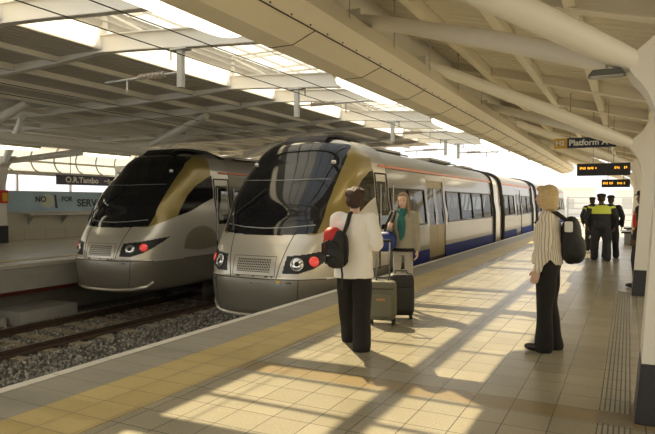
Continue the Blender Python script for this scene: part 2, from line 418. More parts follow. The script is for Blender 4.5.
def black_edge(z):   # half width of the black glass zone at height z
    return interp([(.85, 1.05), (1.0, 1.065), (1.25, 1.10), (1.65, 1.125), (2.05, 1.115), (2.35, 1.10), (2.5, 1.09), (2.6, 1.06), (3., 1.06)], z)
def black_plan(y):   # half width of the black roof cap at distance y from the tip
    return interp([(1.7, 1.2), (2.05, 1.08), (2.4, .96), (2.7, .80), (3.2, .62), (3.6, .45)], y)
GOLDC = [(.55, .93), (.9, 1.07), (1.30, 1.21), (1.43, 1.40), (1.75, 1.74), (2.1, 2.01), (2.7, 2.27), (3.2, 2.38)]     # lower edge of gold on the side (y, z)
WINB = [(1.30, 1.21), (1.8, 1.33), (2.44, 1.56), (3.3, 1.83)]
LAMP = [(.62, .24), (.67, .55), (1.0, .59), (1.22, .64), (1.40, .70), (1.36, .58), (1.27, .44), (1.14, .32), (.92, .24)]
def inpoly(P, x, y):
    r = False
    for i in range(len(P)):
        (x1, y1), (x2, y2) = P[i], P[i-1]
        if (y1 > y) != (y2 > y) and x < (x2-x1)*(y-y1)/(y2-y1)+x1: r = not r
    return r
def region(x, y, z):
    x = abs(x)
    zb = .92+.05*(x/1.05)**2
    if z > zb and x < black_edge(z) and x < black_plan(y): return 'windscreen'
    if .2 < z < .72 and y < 1.0 and inpoly(LAMP, x, z): return 'headlamp_panel'
    if z > .9:
        gz = interp(GOLDC, y)
        if z > gz and y < 2.75+(1.3-x)*.55 and y > .5: return 'gold_band'
        if 1.30 < y < 2.80 and interp(WINB, y) < z < gz: return 'side_window'
    if z > 2.42: return 'roof_skin'
    if 2.92 < y < 3.46 and .95 < z < 2.02: return 'door_glass'
    if z < .125: return 'bumper'
    ex, ez = y-2.2, z-.42
    if x > 1.2 and ex*ex/.5+ez*ez/.26 < 1 and ez > -.12+.15*ex*ex: return 'emblem'
    return 'nose_shell'
REG = {'windscreen': 'screen', 'headlamp_panel': 'black', 'gold_band': 'gold', 'side_window': 'screen', 'roof_skin': 'roof_t', 'door_glass': 'tglass', 'bumper': 'silver_shade', 'nose_shell': 'silver', 'emblem': 'gold_dim'}
def nose_grid():
    # columns: s in 0..1 -> curved front ; then straight flank
    NA = 150; NS = 60
    rows = SECS; R = len(rows)
    verts = []; idx = {}
    half = NA+NS
    for j, (w, z) in enumerate(rows):
        w = max(w, 0.); yf = interp(FRONT, z); D = interp(DEPTH, z)
        for side in (1, -1):
            for i in range(half+1):
                if side == -1 and i == 0: idx[(j, side, 0)] = idx[(j, 1, 0)]; continue
                if i <= NA:
                    a = PI/2*i/NA; q = 2/PE
                    x = w*sin(a)**q; y = yf+D*(1-max(0, cos(a))**q)
                else:
                    t = (i-NA)/NS; x = w; ys = yf+D; y = ys+(YE-ys)*t
                idx[(j, side, i)] = len(verts); verts.append(Vector((side*x, y, z)))
    faces = []
    for j in range(R-1):
        for side in (1, -1):
            for i in range(half):
                f = (idx[(j, side, i)], idx[(j, side, i+1)], idx[(j+1, side, i+1)], idx[(j+1, side, i)])
                if side == -1: f = f[::-1]
                faces.append(f)
    return verts, faces
NV, NF = nose_grid()
# vertex normals of the whole shell, kept on the pieces so the seams stay smooth
_n = [Vector((0, 0, 0)) for _ in NV]
_fn = []
for f in NF:
    a, b, c, d = [NV[i] for i in f]; n = (c-a).cross(d-b); _fn.append(n)
    for i in f: _n[i] += n
NN = [n.normalized() if n.length > 1e-12 else Vector((0, 0, 1)) for n in _n]
for i, v in enumerate(NV):     # roof centre: point up
    if v.z > 2.799: NN[i] = Vector((0, 0, 1))
REGF = {}
for f in NF:
    c = (NV[f[0]]+NV[f[1]]+NV[f[2]]+NV[f[3]])/4
    k = region(c.x, c.y, c.z)
    if k in ('side_window', 'door_glass', 'headlamp_panel', 'emblem', 'gold_band', 'roof_skin'): k = k+('_r' if c.x > 0 else '_l')
    REGF.setdefault(k, []).append(f)
NOSE_MESH = {}
for k, fs in REGF.items():
    m = {}; vs = []; ff = []
    for f in fs:
        g = []
        for i in f:
            if i not in m: m[i] = len(vs); vs.append(i)
            if m[i] not in g: g.append(m[i])
        ff.append(g)
    base = k[:-2] if k[-2:] in ('_r', '_l') else k
    me = bpy.data.meshes.new(base); me.from_pydata([NV[i] for i in vs], [], ff); me.materials.append(M[REG[base]])
    me.polygons.foreach_set('use_smooth', [True]*len(me.polygons))
    me.normals_split_custom_set_from_vertices([NN[i] for i in vs])
    NOSE_MESH[k] = (base, me)

def ribbon(pts, w, off=.006, n=None):
    """flat strip laid on the nose front through (x,z) points"""
    P = []
    for i in range(len(pts)-1):
        for k in range(14):
            t = k/14; P.append((pts[i][0]+(pts[i+1][0]-pts[i][0])*t, pts[i][1]+(pts[i+1][1]-pts[i][1])*t))
    P.append(pts[-1]); mb = MB()
    mb.tube([surf(x, z)+nrm(x, z)*off*.2 for x, z in P], w/2, 6)
    return mb
def side_ribbon(pts, w, side):
    mb = MB(); P = []
    for i in range(len(pts)-1):
        for k in range(8):
            t = k/8; P.append((pts[i][0]+(pts[i+1][0]-pts[i][0])*t, pts[i][1]+(pts[i+1][1]-pts[i][1])*t))
    P.append(pts[-1])
    mb.tube([(side*(wz(z)+.001), y, z) for y, z in P], w/2, 6); return mb

RZ = lambda z: z if z < 2.41 else 2.41+(z-2.41)*.8
def make_train(name, label, X, Yn, cars):
    T = thing(name, label, 'train', (X, Yn, 0))
    for k, (base, me) in NOSE_MESH.items():
        o = bpy.data.objects.new(base, me); C.objects.link(o); o.parent = T
    L = dict(parent=T, local=True)
    # seams of the nose panels
    mb = MB()
    for rb in (ribbon([(-.68, .94), (-.61, .6), (-.51, .14)], .014), ribbon([(.68, .94), (.61, .6), (.51, .14)], .014),
               ribbon([(-1.3, .13), (-.8, .13), (0, .13), (.8, .13), (1.3, .13)], .02), ribbon([(-.93, .12), (-.91, -.2), (-.83, -.55)], .014), ribbon([(.93, .12), (.91, -.2), (.83, -.55)], .014),
               side_ribbon([(1.5, .13), (3.5, .13)], .018, 1), side_ribbon([(1.5, .13), (3.5, .13)], .018, -1)):
        mb.add(rb.v, rb.f)
    mb.build('panel_seam', M['joint'], smooth=True, **L)
    # bright lip along the foot of the bumper
    mb = MB(); pts = [(-1.25, -.40), (-1.15, -.50), (-.9, -.555), (-.5, -.575), (0, -.58), (.5, -.575), (.9, -.555), (1.15, -.50), (1.25, -.40)]
    rb = ribbon(pts, .07, .04); rb.build('bumper_lip', M['silver'], smooth=True, **L)
    # windscreen lower glass line, upper divider, wiper
    mb = ribbon([(-1.0, 1.12), (-.5, 1.07), (0, 1.05), (.5, 1.07), (1.0, 1.12)], .022); mb.build('wiper_blade', M['galv'], smooth=True, **L)
    mb = ribbon([(-1.02, 2.02), (0, 2.0), (1.02, 2.02)], .014); mb.build('blind_bar', M['galv'], smooth=True, **L)
    mb = MB()
    P = [(-.72, .99), (-.85, 1.3), (-.45, 1.55), (-.2, 1.8)]
    mb.tube([surf(x, z)+nrm(x, z)*.05 for x, z in P], [.018, .016, .014, .01], 6)
    P = [(-.98, 1.05), (-.95, 1.4), (-.88, 1.75)]
    mb.tube([surf(x, z)+nrm(x, z)*.045 for x, z in P], .012, 6)
    mb.sell(surf(-.72, .99)+nrm(-.72, .99)*.03, (.04, .04, .04))
    mb.build('wiper_arm', M['black'], smooth=True, **L)
    # perforated grille
    gm = NOSE_GRILLE
    mb = MB(); n = 12
    for pad, off, mi in ((.05, .004, 0),):
        pass
    vs = []; W = .37; Z0, Z1 = .245, .49
    for iz in range(7):
        for ix in range(n+1):
            x = -W+2*W*ix/n; z = Z0+(Z1-Z0)*iz/6; vs.append(surf(x, z)+nrm(x, z)*.008)
    fs = [(iz*(n+1)+ix, iz*(n+1)+ix+1, (iz+1)*(n+1)+ix+1, (iz+1)*(n+1)+ix) for iz in range(6) for ix in range(n)]
    mb.add(vs, fs); gr = mb.build('grille', gm, smooth=True, **L)
    fr = ribbon([(-.47, .18), (.47, .18), (.47, .54), (-.47, .54), (-.47, .18)], .010); fr.build('grille_frame', M['joint'], smooth=True, parent=gr, local=True)
    # small marks over and under the grille
    mb = MB()
    for x, z, w in ((-.33, .165, .04), (.02, .165, .015), (.30, .165, .03), (.42, .165, .015), (-.95, .06, .05), (0, .05, .012), (.74, .075, .09)):
        p = surf(x, z)+nrm(x, z)*.004; MB().box(p.x-w, p.x+w, p.y-.004, p.y+.006, z-.010, z+.010).build('label_mark', M['joint'], **L)
    # lamps
    for s in (1, -1):
        for nm, x, z, r, mt in (('red_lamp', 1.13, .455, .10, 'lamp_red'), ('head_lamp', .87, .41, .112, 'lamp_clear')):
            p = surf(s*x, z); nn = nrm(s*x, z); R = nn.to_track_quat('Z', 'Y').to_matrix()
            mb = MB().sell(p+nn*.002, (r, r, .035), 1., 20, 10, 0, R)
            o = mb.build(nm, M[mt], smooth=True, **L)
            rg = MB(); u = R @ Vector((1, 0, 0)); v = R @ Vector((0, 1, 0))
            rg.tube([p+nn*.006+u*(cos(t)*r*1.06)+v*(sin(t)*r*1.06) for t in [2*PI*i/24 for i in range(25)]], .008, 6, cap=False)
            rg.build('lamp_ring', M['chrome'] if nm == 'head_lamp' else M['black'], smooth=True, parent=o, local=True)
            if nm == 'head_lamp': MB().sell(p+nn*.03, (r*.42, r*.42, .02), 1, 16, 8, 0, R).build('bulb', M['black'], smooth=True, parent=o, local=True)
    # marker lights high on the black screen
    for s in (1, -1):
        p = surf(s*.93, 2.36); nn = nrm(s*.93, 2.36)
        MB().sell(p+nn*.005, (.05, .03, .055), .5, 12, 8, 0, nn.to_track_quat('Z', 'Y').to_matrix()).build('marker_lamp', M['sign_white'], smooth=True, **L)
    # cab door seams and handrails
    for s in (1, -1):
        mb = MB()
        for a in ([(2.86, .1), (2.86, 1.2), (2.86, 2.2)], [(3.52, .1), (3.52, 1.2), (3.52, 2.2)], [(2.86, 2.2), (3.52, 2.2)]):
            rb = side_ribbon(a, .04, s); mb.add(rb.v, rb.f)
        dr = mb.build('cab_door', M['rubber'], smooth=True, **L)
        for yy in (2.82, 3.58):
            MB().tube([(s*1.47, yy, .5), (s*1.47, yy, 1.95)], .014, 8).build('hand_rail', M['galv'], smooth=True, parent=dr, local=True)
    for s in (1, -1):
        MB().box(s*(hw(2.38)+.012)-.012, s*(hw(2.38)+.012)+.012, 3.12, 3.55, 2.355, 2.41).build('orange_stripe', M['orange'], **L)
    # cars
    mats = [M['car'], M['roof_t'], M['orange'], M['blue'], M['interior'], M['black']]
    for ci, (y0, y1, ops) in enumerate(cars):
        mb = MB()
        ys = []                       # segments: openings ops = [(ya,yb,z0,z1,type)]
        cur = y0
        segs = []
        for (ya, yb, za, zb_, ty) in ops:
            if ya > cur: segs.append((cur, ya, None))
            segs.append((ya, yb, (za, zb_, ty))); cur = yb
        if cur < y1: segs.append((cur, y1, None))
        low = [(w, z) for w, z in SEC if z < 2.3]
        def wallstrip(s, a, b, z0, z1, m=0):
            zs = sorted({z0, z1} | {z for w, z in SEC if z0 < z < z1})
            for q in range(len(zs)-1):
                za, zb2 = zs[q], zs[q+1]; wa, wb = s*wz(za), s*wz(zb2); t = .04*s
                mb.add([(wa, a, za), (wa, b, za), (wb, b, zb2), (wb, a, zb2), (wa-t, a, za), (wa-t, b, za), (wb-t, b, zb2), (wb-t, a, zb2)],
                       [(0, 1, 2, 3), (7, 6, 5, 4), (0, 4, 5, 1), (3, 2, 6, 7), (0, 3, 7, 4), (1, 5, 6, 2)], m)
        for s in (1, -1):
            for a, b, op in segs:
                if op is None: wallstrip(s, a, b, -.60, 2.42)
                else:
                    za, zb_, ty = op
                    if za > -.59: wallstrip(s, a, b, -.60, za)
                    wallstrip(s, a, b, zb_, 2.42)
        # roof
        prof = [(w, z) for w, z in SECS[::6] if z >= 2.41]+[(0., SECS[-1][1])]; prof = [(hw(2.40), 2.40)]+[(w, 2.41+(z-2.41)*.80) for w, z in prof]
        full = prof+[(-w, z) for w, z in prof[::-1]]
        vs = [(w, y, z) for y in (y0, y1) for w, z in full]; n = len(full)
        mb.add(vs, [(i, i+1, n+i+1, n+i) for i in range(n-1)], 1)
        vs = [(w*.95, y, z-.08) for y in (y0, y1) for w, z in full]
        mb.add(vs, [(i, i+1, n+i+1, n+i) for i in range(n-1)], 4)
        mb.box(-1.33, 1.33, y0, y1, -.64, -.54, 5); mb.box(-1.33, 1.33, y0, y1, -.02, .02, 4)
        body = mb.build('car_body', mats, smooth=True, **L)
        for s in (1, -1):
            st = MB(); st.box(s*(hw(2.38)+.012)-.012, s*(hw(2.38)+.012)+.012, y0, y1, 2.355, 2.41)
            st.build('orange_stripe', M['orange'], **L)
            by0 = y0+1.2 if ci == 0 else y0
            dr_ = [(sa, sb) for sa, sb, op in segs if op and op[2] == 'door']; cuts = [by0]
            for da_, db_ in dr_: cuts += [da_, db_]
            cuts.append(y1)
            for q in range(0, len(cuts), 2): MB().box(s*(1.432)-.006, s*(1.432)+.006, cuts[q], cuts[q+1], -.06, .28).build('blue_stripe', M['blue'], **L)
        MB().box(-1.25, 1.25, y0+.1, y1-.1, -1.0, -.64).build('underframe', M['bogie'], **L)
        for s in (1, -1):
            for a, b, op in segs:
                if op is None: continue
                za, zb_, ty = op
                zs = [za, (za+zb_)/2, zb_]
                if ty == 'win':
                    win = MB()
                    for q in range(2):
                        wa, wb = s*(wz(zs[q])-.012), s*(wz(zs[q+1])-.012)
                        win.add([(wa, a, zs[q]), (wa, b, zs[q]), (wb, b, zs[q+1]), (wb, a, zs[q+1])], [(0, 1, 2, 3)])
                    wo = win.build('window', M['tglass'], **L)
                    fr = MB()
                    def bar(p, q_, r=.022): fr.tube([p, q_], r, 6)
                    wl, wh = s*wz(za), s*wz(zb_)
                    bar((wl, a, za), (wl, b, za)); bar((wh, a, zb_), (wh, b, zb_)); bar((wl, a, za), (wh, a, zb_)); bar((wl, b, za), (wh, b, zb_))
                    k = max(1, round((b-a)/1.6))
                    for q in range(1, k): yy = a+(b-a)*q/k; bar((wl, yy, za), (wh, yy, zb_), .03)
                    fr.build('window_frame', M['black'], smooth=True, parent=wo, local=True)
                else:
                    mid = (a+b)/2
                    for (da, db) in ((a, mid-.01), (mid+.01, b)):
                        lf = MB()
                        def pan(y_a, y_b, z_a, z_b, m_):
                            zz = sorted({z_a, z_b} | {z for w, z in SEC if z_a < z < z_b})
                            for q in range(len(zz)-1):
                                wa, wb = s*(wz(zz[q])-.02), s*(wz(zz[q+1])-.02)
                                lf.add([(wa, y_a, zz[q]), (wa, y_b, zz[q]), (wb, y_b, zz[q+1]), (wb, y_a, zz[q+1]), (wa-.03*s, y_a, zz[q]), (wa-.03*s, y_b, zz[q]), (wb-.03*s, y_b, zz[q+1]), (wb-.03*s, y_a, zz[q+1])], [(0, 1, 2, 3), (7, 6, 5, 4), (0, 4, 5, 1), (3, 2, 6, 7), (0, 3, 7, 4), (1, 5, 6, 2)], m_)
                        pan(da, db, .03, .92, 1 if ci == 0 else 0); pan(da, db, 1.95, zb_, 1 if ci == 0 else 0); pan(da, da+.1, .92, 1.95, 0); pan(db-.1, db, .92, 1.95, 0)
                        d = lf.build('sliding_door', [M['car'], M['door_gold']], **L)
                        gl = MB(); gl.add([(s*(wz(.92)-.03), da+.1, .92), (s*(wz(.92)-.03), db-.1, .92), (s*(wz(1.95)-.03), db-.1, 1.95), (s*(wz(1.95)-.03), da+.1, 1.95)], [(0, 1, 2, 3)])
                        gl.build('pane', M['tglass'], parent=d, local=True)
        # seats seen through the windows
        for a, b, op in segs:
            if op and op[2] == 'win':
                k = int((b-a)/.85)
                for q in range(k):
                    yy = a+.3+q*.85
                    for s in (1, -1):
                        st = MB().box(s*.45, s*1.25, yy, yy+.45, .38, .48).box(s*.45, s*1.25, yy+.4, yy+.5, .45, 1.18)
                        st.build('seat', M['seat_blue'], bevel=.02, **L)
        # bogies
        for yy in (y0+(.2 if ci == 0 else 1.6), y1-2.3):
            zt = -1.25; gx = 0.72 if X > -8 else .9; cx = 0 if X > -8 else (RB[0]+RB[1])/2-X
            bg = MB().box(cx-gx-.2, cx+gx+.2, yy-.9, yy+.9, -1.02, -.85).build('bogie', M['bogie'], bevel=.03, **L)
            for dy in (-.75, .75):
                for s in (1, -1):
                    MB().tube([(cx+s*(gx-.05), yy+dy, zt+.36), (cx+s*(gx+.05), yy+dy, zt+.36)], .36, 28).build('wheel', M['wheel'], smooth=True, parent=bg, local=True)
    # gangways
    for i in range(len(cars)-1):
        a, b = cars[i][1], cars[i+1][0]
        mb = MB()
        for yy in (a, b):
            ring = [(w, z) for w, z in SECS[::9] if z > -.62]; pts = [(w*1.006, yy, RZ(z)) for w, z in ring]+[(-w*1.006, yy, RZ(z)) for w, z in ring[::-1]]
            mb.tube(pts, .07, 8)
        gw = mb.build('gangway_seal', M['rubber'], smooth=True, **L)
        k = 8; mb = MB()
        for q in range(k):
            ya = a+(b-a)*q/k
            ring = [(w*.96, RZ(z)*.985) for w, z in SECS[::9] if z > -.5]; full = ring+[(-w, z) for w, z in ring[::-1]]
            n = len(full)
            vs = [(w*f, y, z) for (y, f) in ((ya, .97), (ya+(b-a)/k/2, 1.), (ya+(b-a)/k, .97)) for w, z in full]
            mb.add(vs, [(r*n+i_, r*n+i_+1, (r+1)*n+i_+1, (r+1)*n+i_) for r in range(2) for i_ in range(n-1)])
        mb.build('gangway_bellows', M['silver'], smooth=True, parent=gw, local=True)
    # roof equipment
    for yy, l, w in ((4.9, 1.7, .55), (8.9, 2.4, .7), (13.4, 1.6, .6)):
        u = MB().box(-w, w, yy, yy+l, 2.86, 2.97).build('roof_unit', M['roof_t'], bevel=.02, **L)
        MB().tube([(w+.1, yy-.3, 2.87), (w+.1, yy+l+.3, 2.87)], .02, 6).build('conduit', M['bogie'], parent=u, local=True)
    mb = MB(); mb.prism([(1.95, 2.82), (2.25, 2.95), (2.6, 3.0), (3.5, 2.98), (4.4, 2.86), (4.45, 2.90), (3.6, 3.06), (2.9, 3.075), (2.55, 3.06), (2.2, 3.01)], -.5, .5, 'x')
    mb.build('roof_fairing', M['rubber'], smooth=True, bevel=.02, **L)
    return T

def grille_mat():
    m, nt, b = new_mat('perforated_grille'); N = nt.nodes; L = nt.links
    tc = N.new('ShaderNodeTexCoord'); sp = N.new('ShaderNodeSeparateXYZ'); L.new(tc.outputs['Object'], sp.inputs[0])
    def mth(op, a, bb=None):
        n = N.new('ShaderNodeMath'); n.operation = op
        for i, v in enumerate((a, bb)):
            if v is None: continue
            if isinstance(v, (int, float)): n.inputs[i].default_value = v
            else: L.new(v, n.inputs[i])
        return n.outputs[0]
    V = mth('MULTIPLY', sp.outputs[2], 22.); U = mth('MULTIPLY', sp.outputs[0], 19.)
    U = mth('ADD', U, mth('MULTIPLY', mth('MODULO', mth('FLOOR', V), 2.), .5))
    fu = mth('SUBTRACT', mth('FRACT', mth('ADD', U, 50.)), .5); fv = mth('SUBTRACT', mth('FRACT', V), .5)
    d = mth('SQRT', mth('ADD', mth('MULTIPLY', fu, fu), mth('MULTIPLY', fv, fv))); h = mth('LESS_THAN', d, .33)
    mx = N.new('ShaderNodeMix'); mx.data_type = 'RGBA'; L.new(h, mx.inputs[0]); mx.inputs[6].default_value = (.5, .46, .38, 1); mx.inputs[7].default_value = (.03, .03, .03, 1)
    L.new(mx.outputs[2], b.inputs['Base Color']); b.inputs['Roughness'].default_value = .4; b.inputs['Metallic'].default_value = .5
    return m
NOSE_GRILLE = grille_mat()
W_ = lambda a, b: (a, b, .98, 1.88, 'win')
D_ = lambda a, b: (a, b, .03, 2.16, 'door')
carsA = [(3.55, 15.2, [W_(3.72, 6.25), D_(6.5, 8.1), W_(8.4, 14.9)]),
         (17.1, 25.9, [W_(17.6, 20.2), D_(20.6, 22.2), W_(22.5, 25.6)]),
         (27.7, 45., [W_(28.4, 34.), D_(34.4, 36.), W_(36.5, 44)])]
TA = make_train('train', 'nearer silver and gold commuter train standing at the tiled platform', XA, 9.2, carsA)
TB = make_train('train', 'farther silver and gold commuter train on the left track by the far platform', XB, 10.32, [(3.55, 15.2, [W_(3.72, 6.25), D_(6.5, 8.1), W_(8.4, 14.9)]), (17.1, 30., [W_(17.6, 20.2), D_(20.6, 22.2), W_(22.5, 29.5)])])
for T in (TA, TB): T['group'] = 'commuter trains in the station'
# a short black brand-like word over the grille of the farther train, as in the photo too small to read
# yellow and blue sticker on the nearer train's bumper
p = surf(.58, .07)
o = MB().box(p.x-.05, p.x+.05, p.y-.012, p.y, .07, .105, 0).box(p.x-.05, p.x+.05, p.y-.012, p.y, .035, .07, 1).build('bumper_sticker', [M['yellow'], M['poster']], TA, local=True)

# ------------------------------------------------------------------ roof over the tracks
YK = [-.24, 1.56, 5.46, 7.26, 10.9, 12.8, 16.6, 18.5, 22.3, 24.2]
REND = 26.2
# bottom profile of the transverse beams (x, z)
BP = [(-2.95, 3.80), (-4.9, 3.88), (-6.1, 3.96), (-7.0, 4.03), (-8.0, 4.09), (-9.1, 4.02), (-10.8, 3.97), (-14.5, 3.92), (-21.8, 3.95)]
for i, y in enumerate(YK):
    mb = MB()
    for a, b in zip(BP[:-1], BP[1:]):
        for (yy0, yy1, dz0, dz1) in ((-.015, .015, .0, .30), (-.07, .07, 0, .02), (-.07, .07, .28, .30)):
            mb.add([(a[0], y+yy0, a[1]+dz0), (b[0], y+yy0, b[1]+dz0), (b[0], y+yy1, b[1]+dz0), (a[0], y+yy1, a[1]+dz0),
                    (a[0], y+yy0, a[1]+dz1), (b[0], y+yy0, b[1]+dz1), (b[0], y+yy1, b[1]+dz1), (a[0], y+yy1, a[1]+dz1)],
                   [(0, 3, 2, 1), (4, 5, 6, 7), (0, 1, 5, 4), (1, 2, 6, 5), (2, 3, 7, 6), (3, 0, 4, 7)])
    # lantern post and stay
    mb.box(-8.06, -7.94, y-.05, y+.05, 4.4, 4.86); mb.tube([(-8, y, 4.83), (-4.2, y, 4.83)], .03, 6); mb.tube([(-7.1, y, 4.35), (-8, y, 4.8)], .025, 6)
    mb.box(-4.26, -4.16, y-.05, y+.05, 4.1, 4.85)
    struct(mb, 'beam_%d' % (i+1), M['white'])
# deck left of the lantern
struct(MB().prism([(-8.03, 4.15), (-14.5, 4.15), (-24, 4.22), (-24, 4.28), (-14.5, 4.21), (-8.03, 4.17)], Y0, REND, 'y'), 'ceiling', M['deck'])
# purlins along the tracks
for i, x in enumerate((-9.1, -10.3, -11.6, -12.9, -14.2, -15.6, -17., -18.4, -19.8)):
    z = interp([(a, b) for a, b in BP[::-1]], x)+.03
    mb = MB().box(x-.012, x+.012, Y0, REND, z, z+.13).box(x-.05, x+.05, Y0, REND, z, z+.015)
    struct(mb, 'trim_%d' % (10+i), M['white'])
# clerestory: bright sheet strip, louvre blades above, glazed roof
struct(MB().box(-8.03, -8.0, Y0, REND, 4.15, 4.50), 'window_1', M['clere'])
mb = MB()
for k in range(3):
    z = 4.53+k*.11
    mb.prism([(-8.05, z), (-7.93, z+.10), (-7.92, z+.09), (-8.04, z-.01)], Y0, REND, 'y')
struct(mb, 'trim_30', M['louvre'])
struct(MB().prism([(-8.05, 4.87), (-6.45, 4.87), (-6.45, 4.89), (-8.05, 4.89)], Y0, REND, 'y'), 'window_5', M['clere2'])
mb = MB(); GZ0, GZ1 = 5.38, 5.38
y = Y0; k = 0
struct(MB().add([(-6.45, Y0, 4.87), (-4.15, Y0, 4.87), (-4.15, REND, 4.87), (-6.45, REND, 4.87)], [(0, 1, 2, 3)]), 'window_2', M['sky_glass'])
mb = MB()
yy = -15.25
while yy < REND:
    mb.box(-8.0, -4.15, yy-.018, yy+.018, 4.82, 4.868); yy += 1.15
mb.box(-5.16, -4.98, Y0, REND, 4.80, 4.868)
for x in (-6.5, -7.0, -7.5): mb.box(x-.015, x+.015, Y0, REND, 4.83, 4.868)
struct(mb, 'trim_31', M['white'])
struct(MB().prism([(-4.15, 4.88), (-2.85, 4.12), (-2.85, 4.06), (-4.17, 4.80)], Y0, REND, 'y'), 'ceiling_lantern_side', M['white2'])

# ------------------------------------------------------------------ long light-carrying fascia over the platform
poly = [(-3.17, 3.15), (-2.95, 2.965), (-2.7, 2.965), (-2.47, 3.06), (-2.36, 3.19), (-2.45, 3.40), (-2.85, 3.62), (-2.95, 3.62), (-3.15, 3.25)]
struct(MB().prism(poly, Y0, 31, 'y'), 'beam_fascia', M['white2'])
struct(MB().prism([(-2.95, 3.60), (-2.85, 3.60), (-2.85, 4.12), (-2.95, 4.12)], Y0, 31, 'y'), 'wall_upstand', M['white'])
mb = MB()
mb.tube([(-2.468, Y0, 3.058), (-2.468, 31, 3.058)], .006, 6)
yy = 1.5
while yy < 30:     # panel joints across the two lower facets
    mb.tube([(-3.17, yy, 3.148), (-2.95, yy, 2.963), (-2.7, yy, 2.963), (-2.47, yy, 3.058)], .004, 6); yy += 1.55
yy = 0
while yy < 26: mb.sell((-2.452, yy, 3.075), (.007, .012, .007), 1, 8, 6); yy += .32
struct(mb, 'trim_32', M['joint'])
# fluorescent fittings under it
K = 3.1/4.6
lamp_src = None
for i in range(7):
    yc = 3.38+i*3.87
    if i == 0:
        t = thing('ceiling_light', '', 'light', (-3.07, yc, 3.07))
        MB().sell((0, 0, .02), (.16, .96, .06), .45, 24, 10).build('housing', M['lamp_house'], t, smooth=True, local=True)
        MB().sell((0, 0, -.04), (.135, .90, .07), .5, 24, 10).build('diffuser', M['lamp'], t, smooth=True, local=True)
        lamp_src = t
    else: t = copy_tree(lamp_src); t.location = (-3.07, yc, 3.07)
    t['group'] = 'lit fluorescent fittings under the platform fascia'
    ords = ['nearest lit fluorescent fitting, at the top of the photo', 'second lit fluorescent fitting along the platform fascia', 'third lit fluorescent fitting along the platform fascia', 'fourth lit fluorescent fitting along the platform fascia', 'fifth lit fluorescent fitting along the platform fascia', 'sixth lit fluorescent fitting along the platform fascia']
    t['label'] = ords[i] if i < 6 else 'small distant lit fluorescent fitting far down the platform fascia'

# ------------------------------------------------------------------ canopy over the platform (right)
struct(MB().prism([(-2.9, 4.06), (1.6, 2.98), (1.6, 3.04), (-2.9, 4.12)], Y0, 31, 'y'), 'ceiling_canopy', M['deck_r'])
def dz(x): return 4.06+(x+2.9)*(-1.08/4.5)
for i, x in enumerate((-2.2, -1.35, -.5, .35)):
    mb = MB().prism([(x-.05, dz(x)-.16), (x+.05, dz(x)-.16), (x+.05, dz(x)+.0), (x-.05, dz(x)+.02)], Y0, 31, 'y'); struct(mb, 'trim_%d' % (40+i), M['white2'])
for i, yy in enumerate([1.3, 3.4, 5.9, 8.2, 10.5, 12.8, 15.1, 17.4, 19.7, 22., 24.3, 26.6, 29]):
    mb = MB().prism([(-2.85, dz(-2.85)-.10), (1.6, dz(1.6)-.22), (1.6, dz(1.6)), (-2.85, dz(-2.85))], yy-.04, yy+.04, 'y')
    mb.prism([(-2.85, dz(-2.85)-.115), (1.6, dz(1.6)-.235), (1.6, dz(1.6)-.215), (-2.85, dz(-2.85)-.095)], yy-.08, yy+.08, 'y')
    struct(mb, 'beam_canopy_%d' % (i+1), M['white2'])

def pillar(y, near=False):
    """leaning tapered pillar with granite foot and two tubular roof arms; y is its front face"""
    i = round((y-4.6)/6.4)
    t = thing('roof_pillar', ['nearest white pillar, cut by the right picture edge, black granite foot', 'second white pillar, with a guard standing behind its foot', 'third white pillar beyond the guard', 'fourth white pillar far down the platform', 'fifth white pillar far down the platform', 'sixth white pillar far down the platform'][i], 'pillar', (.35, y+.25, 0), 0, 'white canopy pillars along the platform')
    def ring(x0, x1, dy, z): return [(x0, y, z), (x1, y, z), (x1, y+dy, z), (x0, y+dy, z)]
    def skin(levels, name, m, bev):
        mb = MB(); vs = []
        if len(levels) > 4: levels = catmull(levels, 4)
        for L_ in levels: vs += ring(*L_)
        n = 4; R = len(levels)
        fs = [(r*4+k, r*4+(k+1) % 4, (r+1)*4+(k+1) % 4, (r+1)*4+k) for r in range(R-1) for k in range(4)]+[(3, 2, 1, 0), tuple((R-1)*4+k for k in range(4))]
        mb.add(vs, fs); return mb.build(name, m, t, bevel=bev, smooth=len(levels) > 4)
    skin([(.05, .66, .50, 0), (.085, .655, .50, .43)], 'granite_foot', M['granite'], .008)
    skin([(.09, .65, .50, .431), (.13, .62, .47, 1.1), (.17, .58, .44, 1.8), (.17, .57, .42, 2.1), (.10, .60, .42, 2.32), (.0, .66, .42, 2.46), (.0, .7, .42, 2.56), (.2, .7, .42, 2.75), (.3, .75, .42, 2.95)], 'shaft', M['white'], 0)
    c = Vector((.12, y+.2, 2.5))
    for dy, r in ((-3.0, .10), (1.1, .085)):
        e = Vector((-2.65, y+.2+dy, 3.55)); mid = c.lerp(e, .45)+Vector((0, 0, .02))
        a = MB().tube([c, c.lerp(e, .12), mid, c.lerp(e, .9), e], [r*.75, r*.95, r, r*.85, r*.6], 24).build('roof_arm', M['white'], t, smooth=True)
        MB().box(e.x-.22, e.x+.05, e.y-.05, e.y+.05, e.z-.10, e.z+.10).build('end_bracket', M['white'], a, bevel=.01)
    MB().tube([(.1, y+.05, 2.52), (.1, y+.37, 2.52)], .07, 16).build('arm_pin', M['white'], t, smooth=True)
    return t
for k in range(5): pillar(4.62+k*6.4)
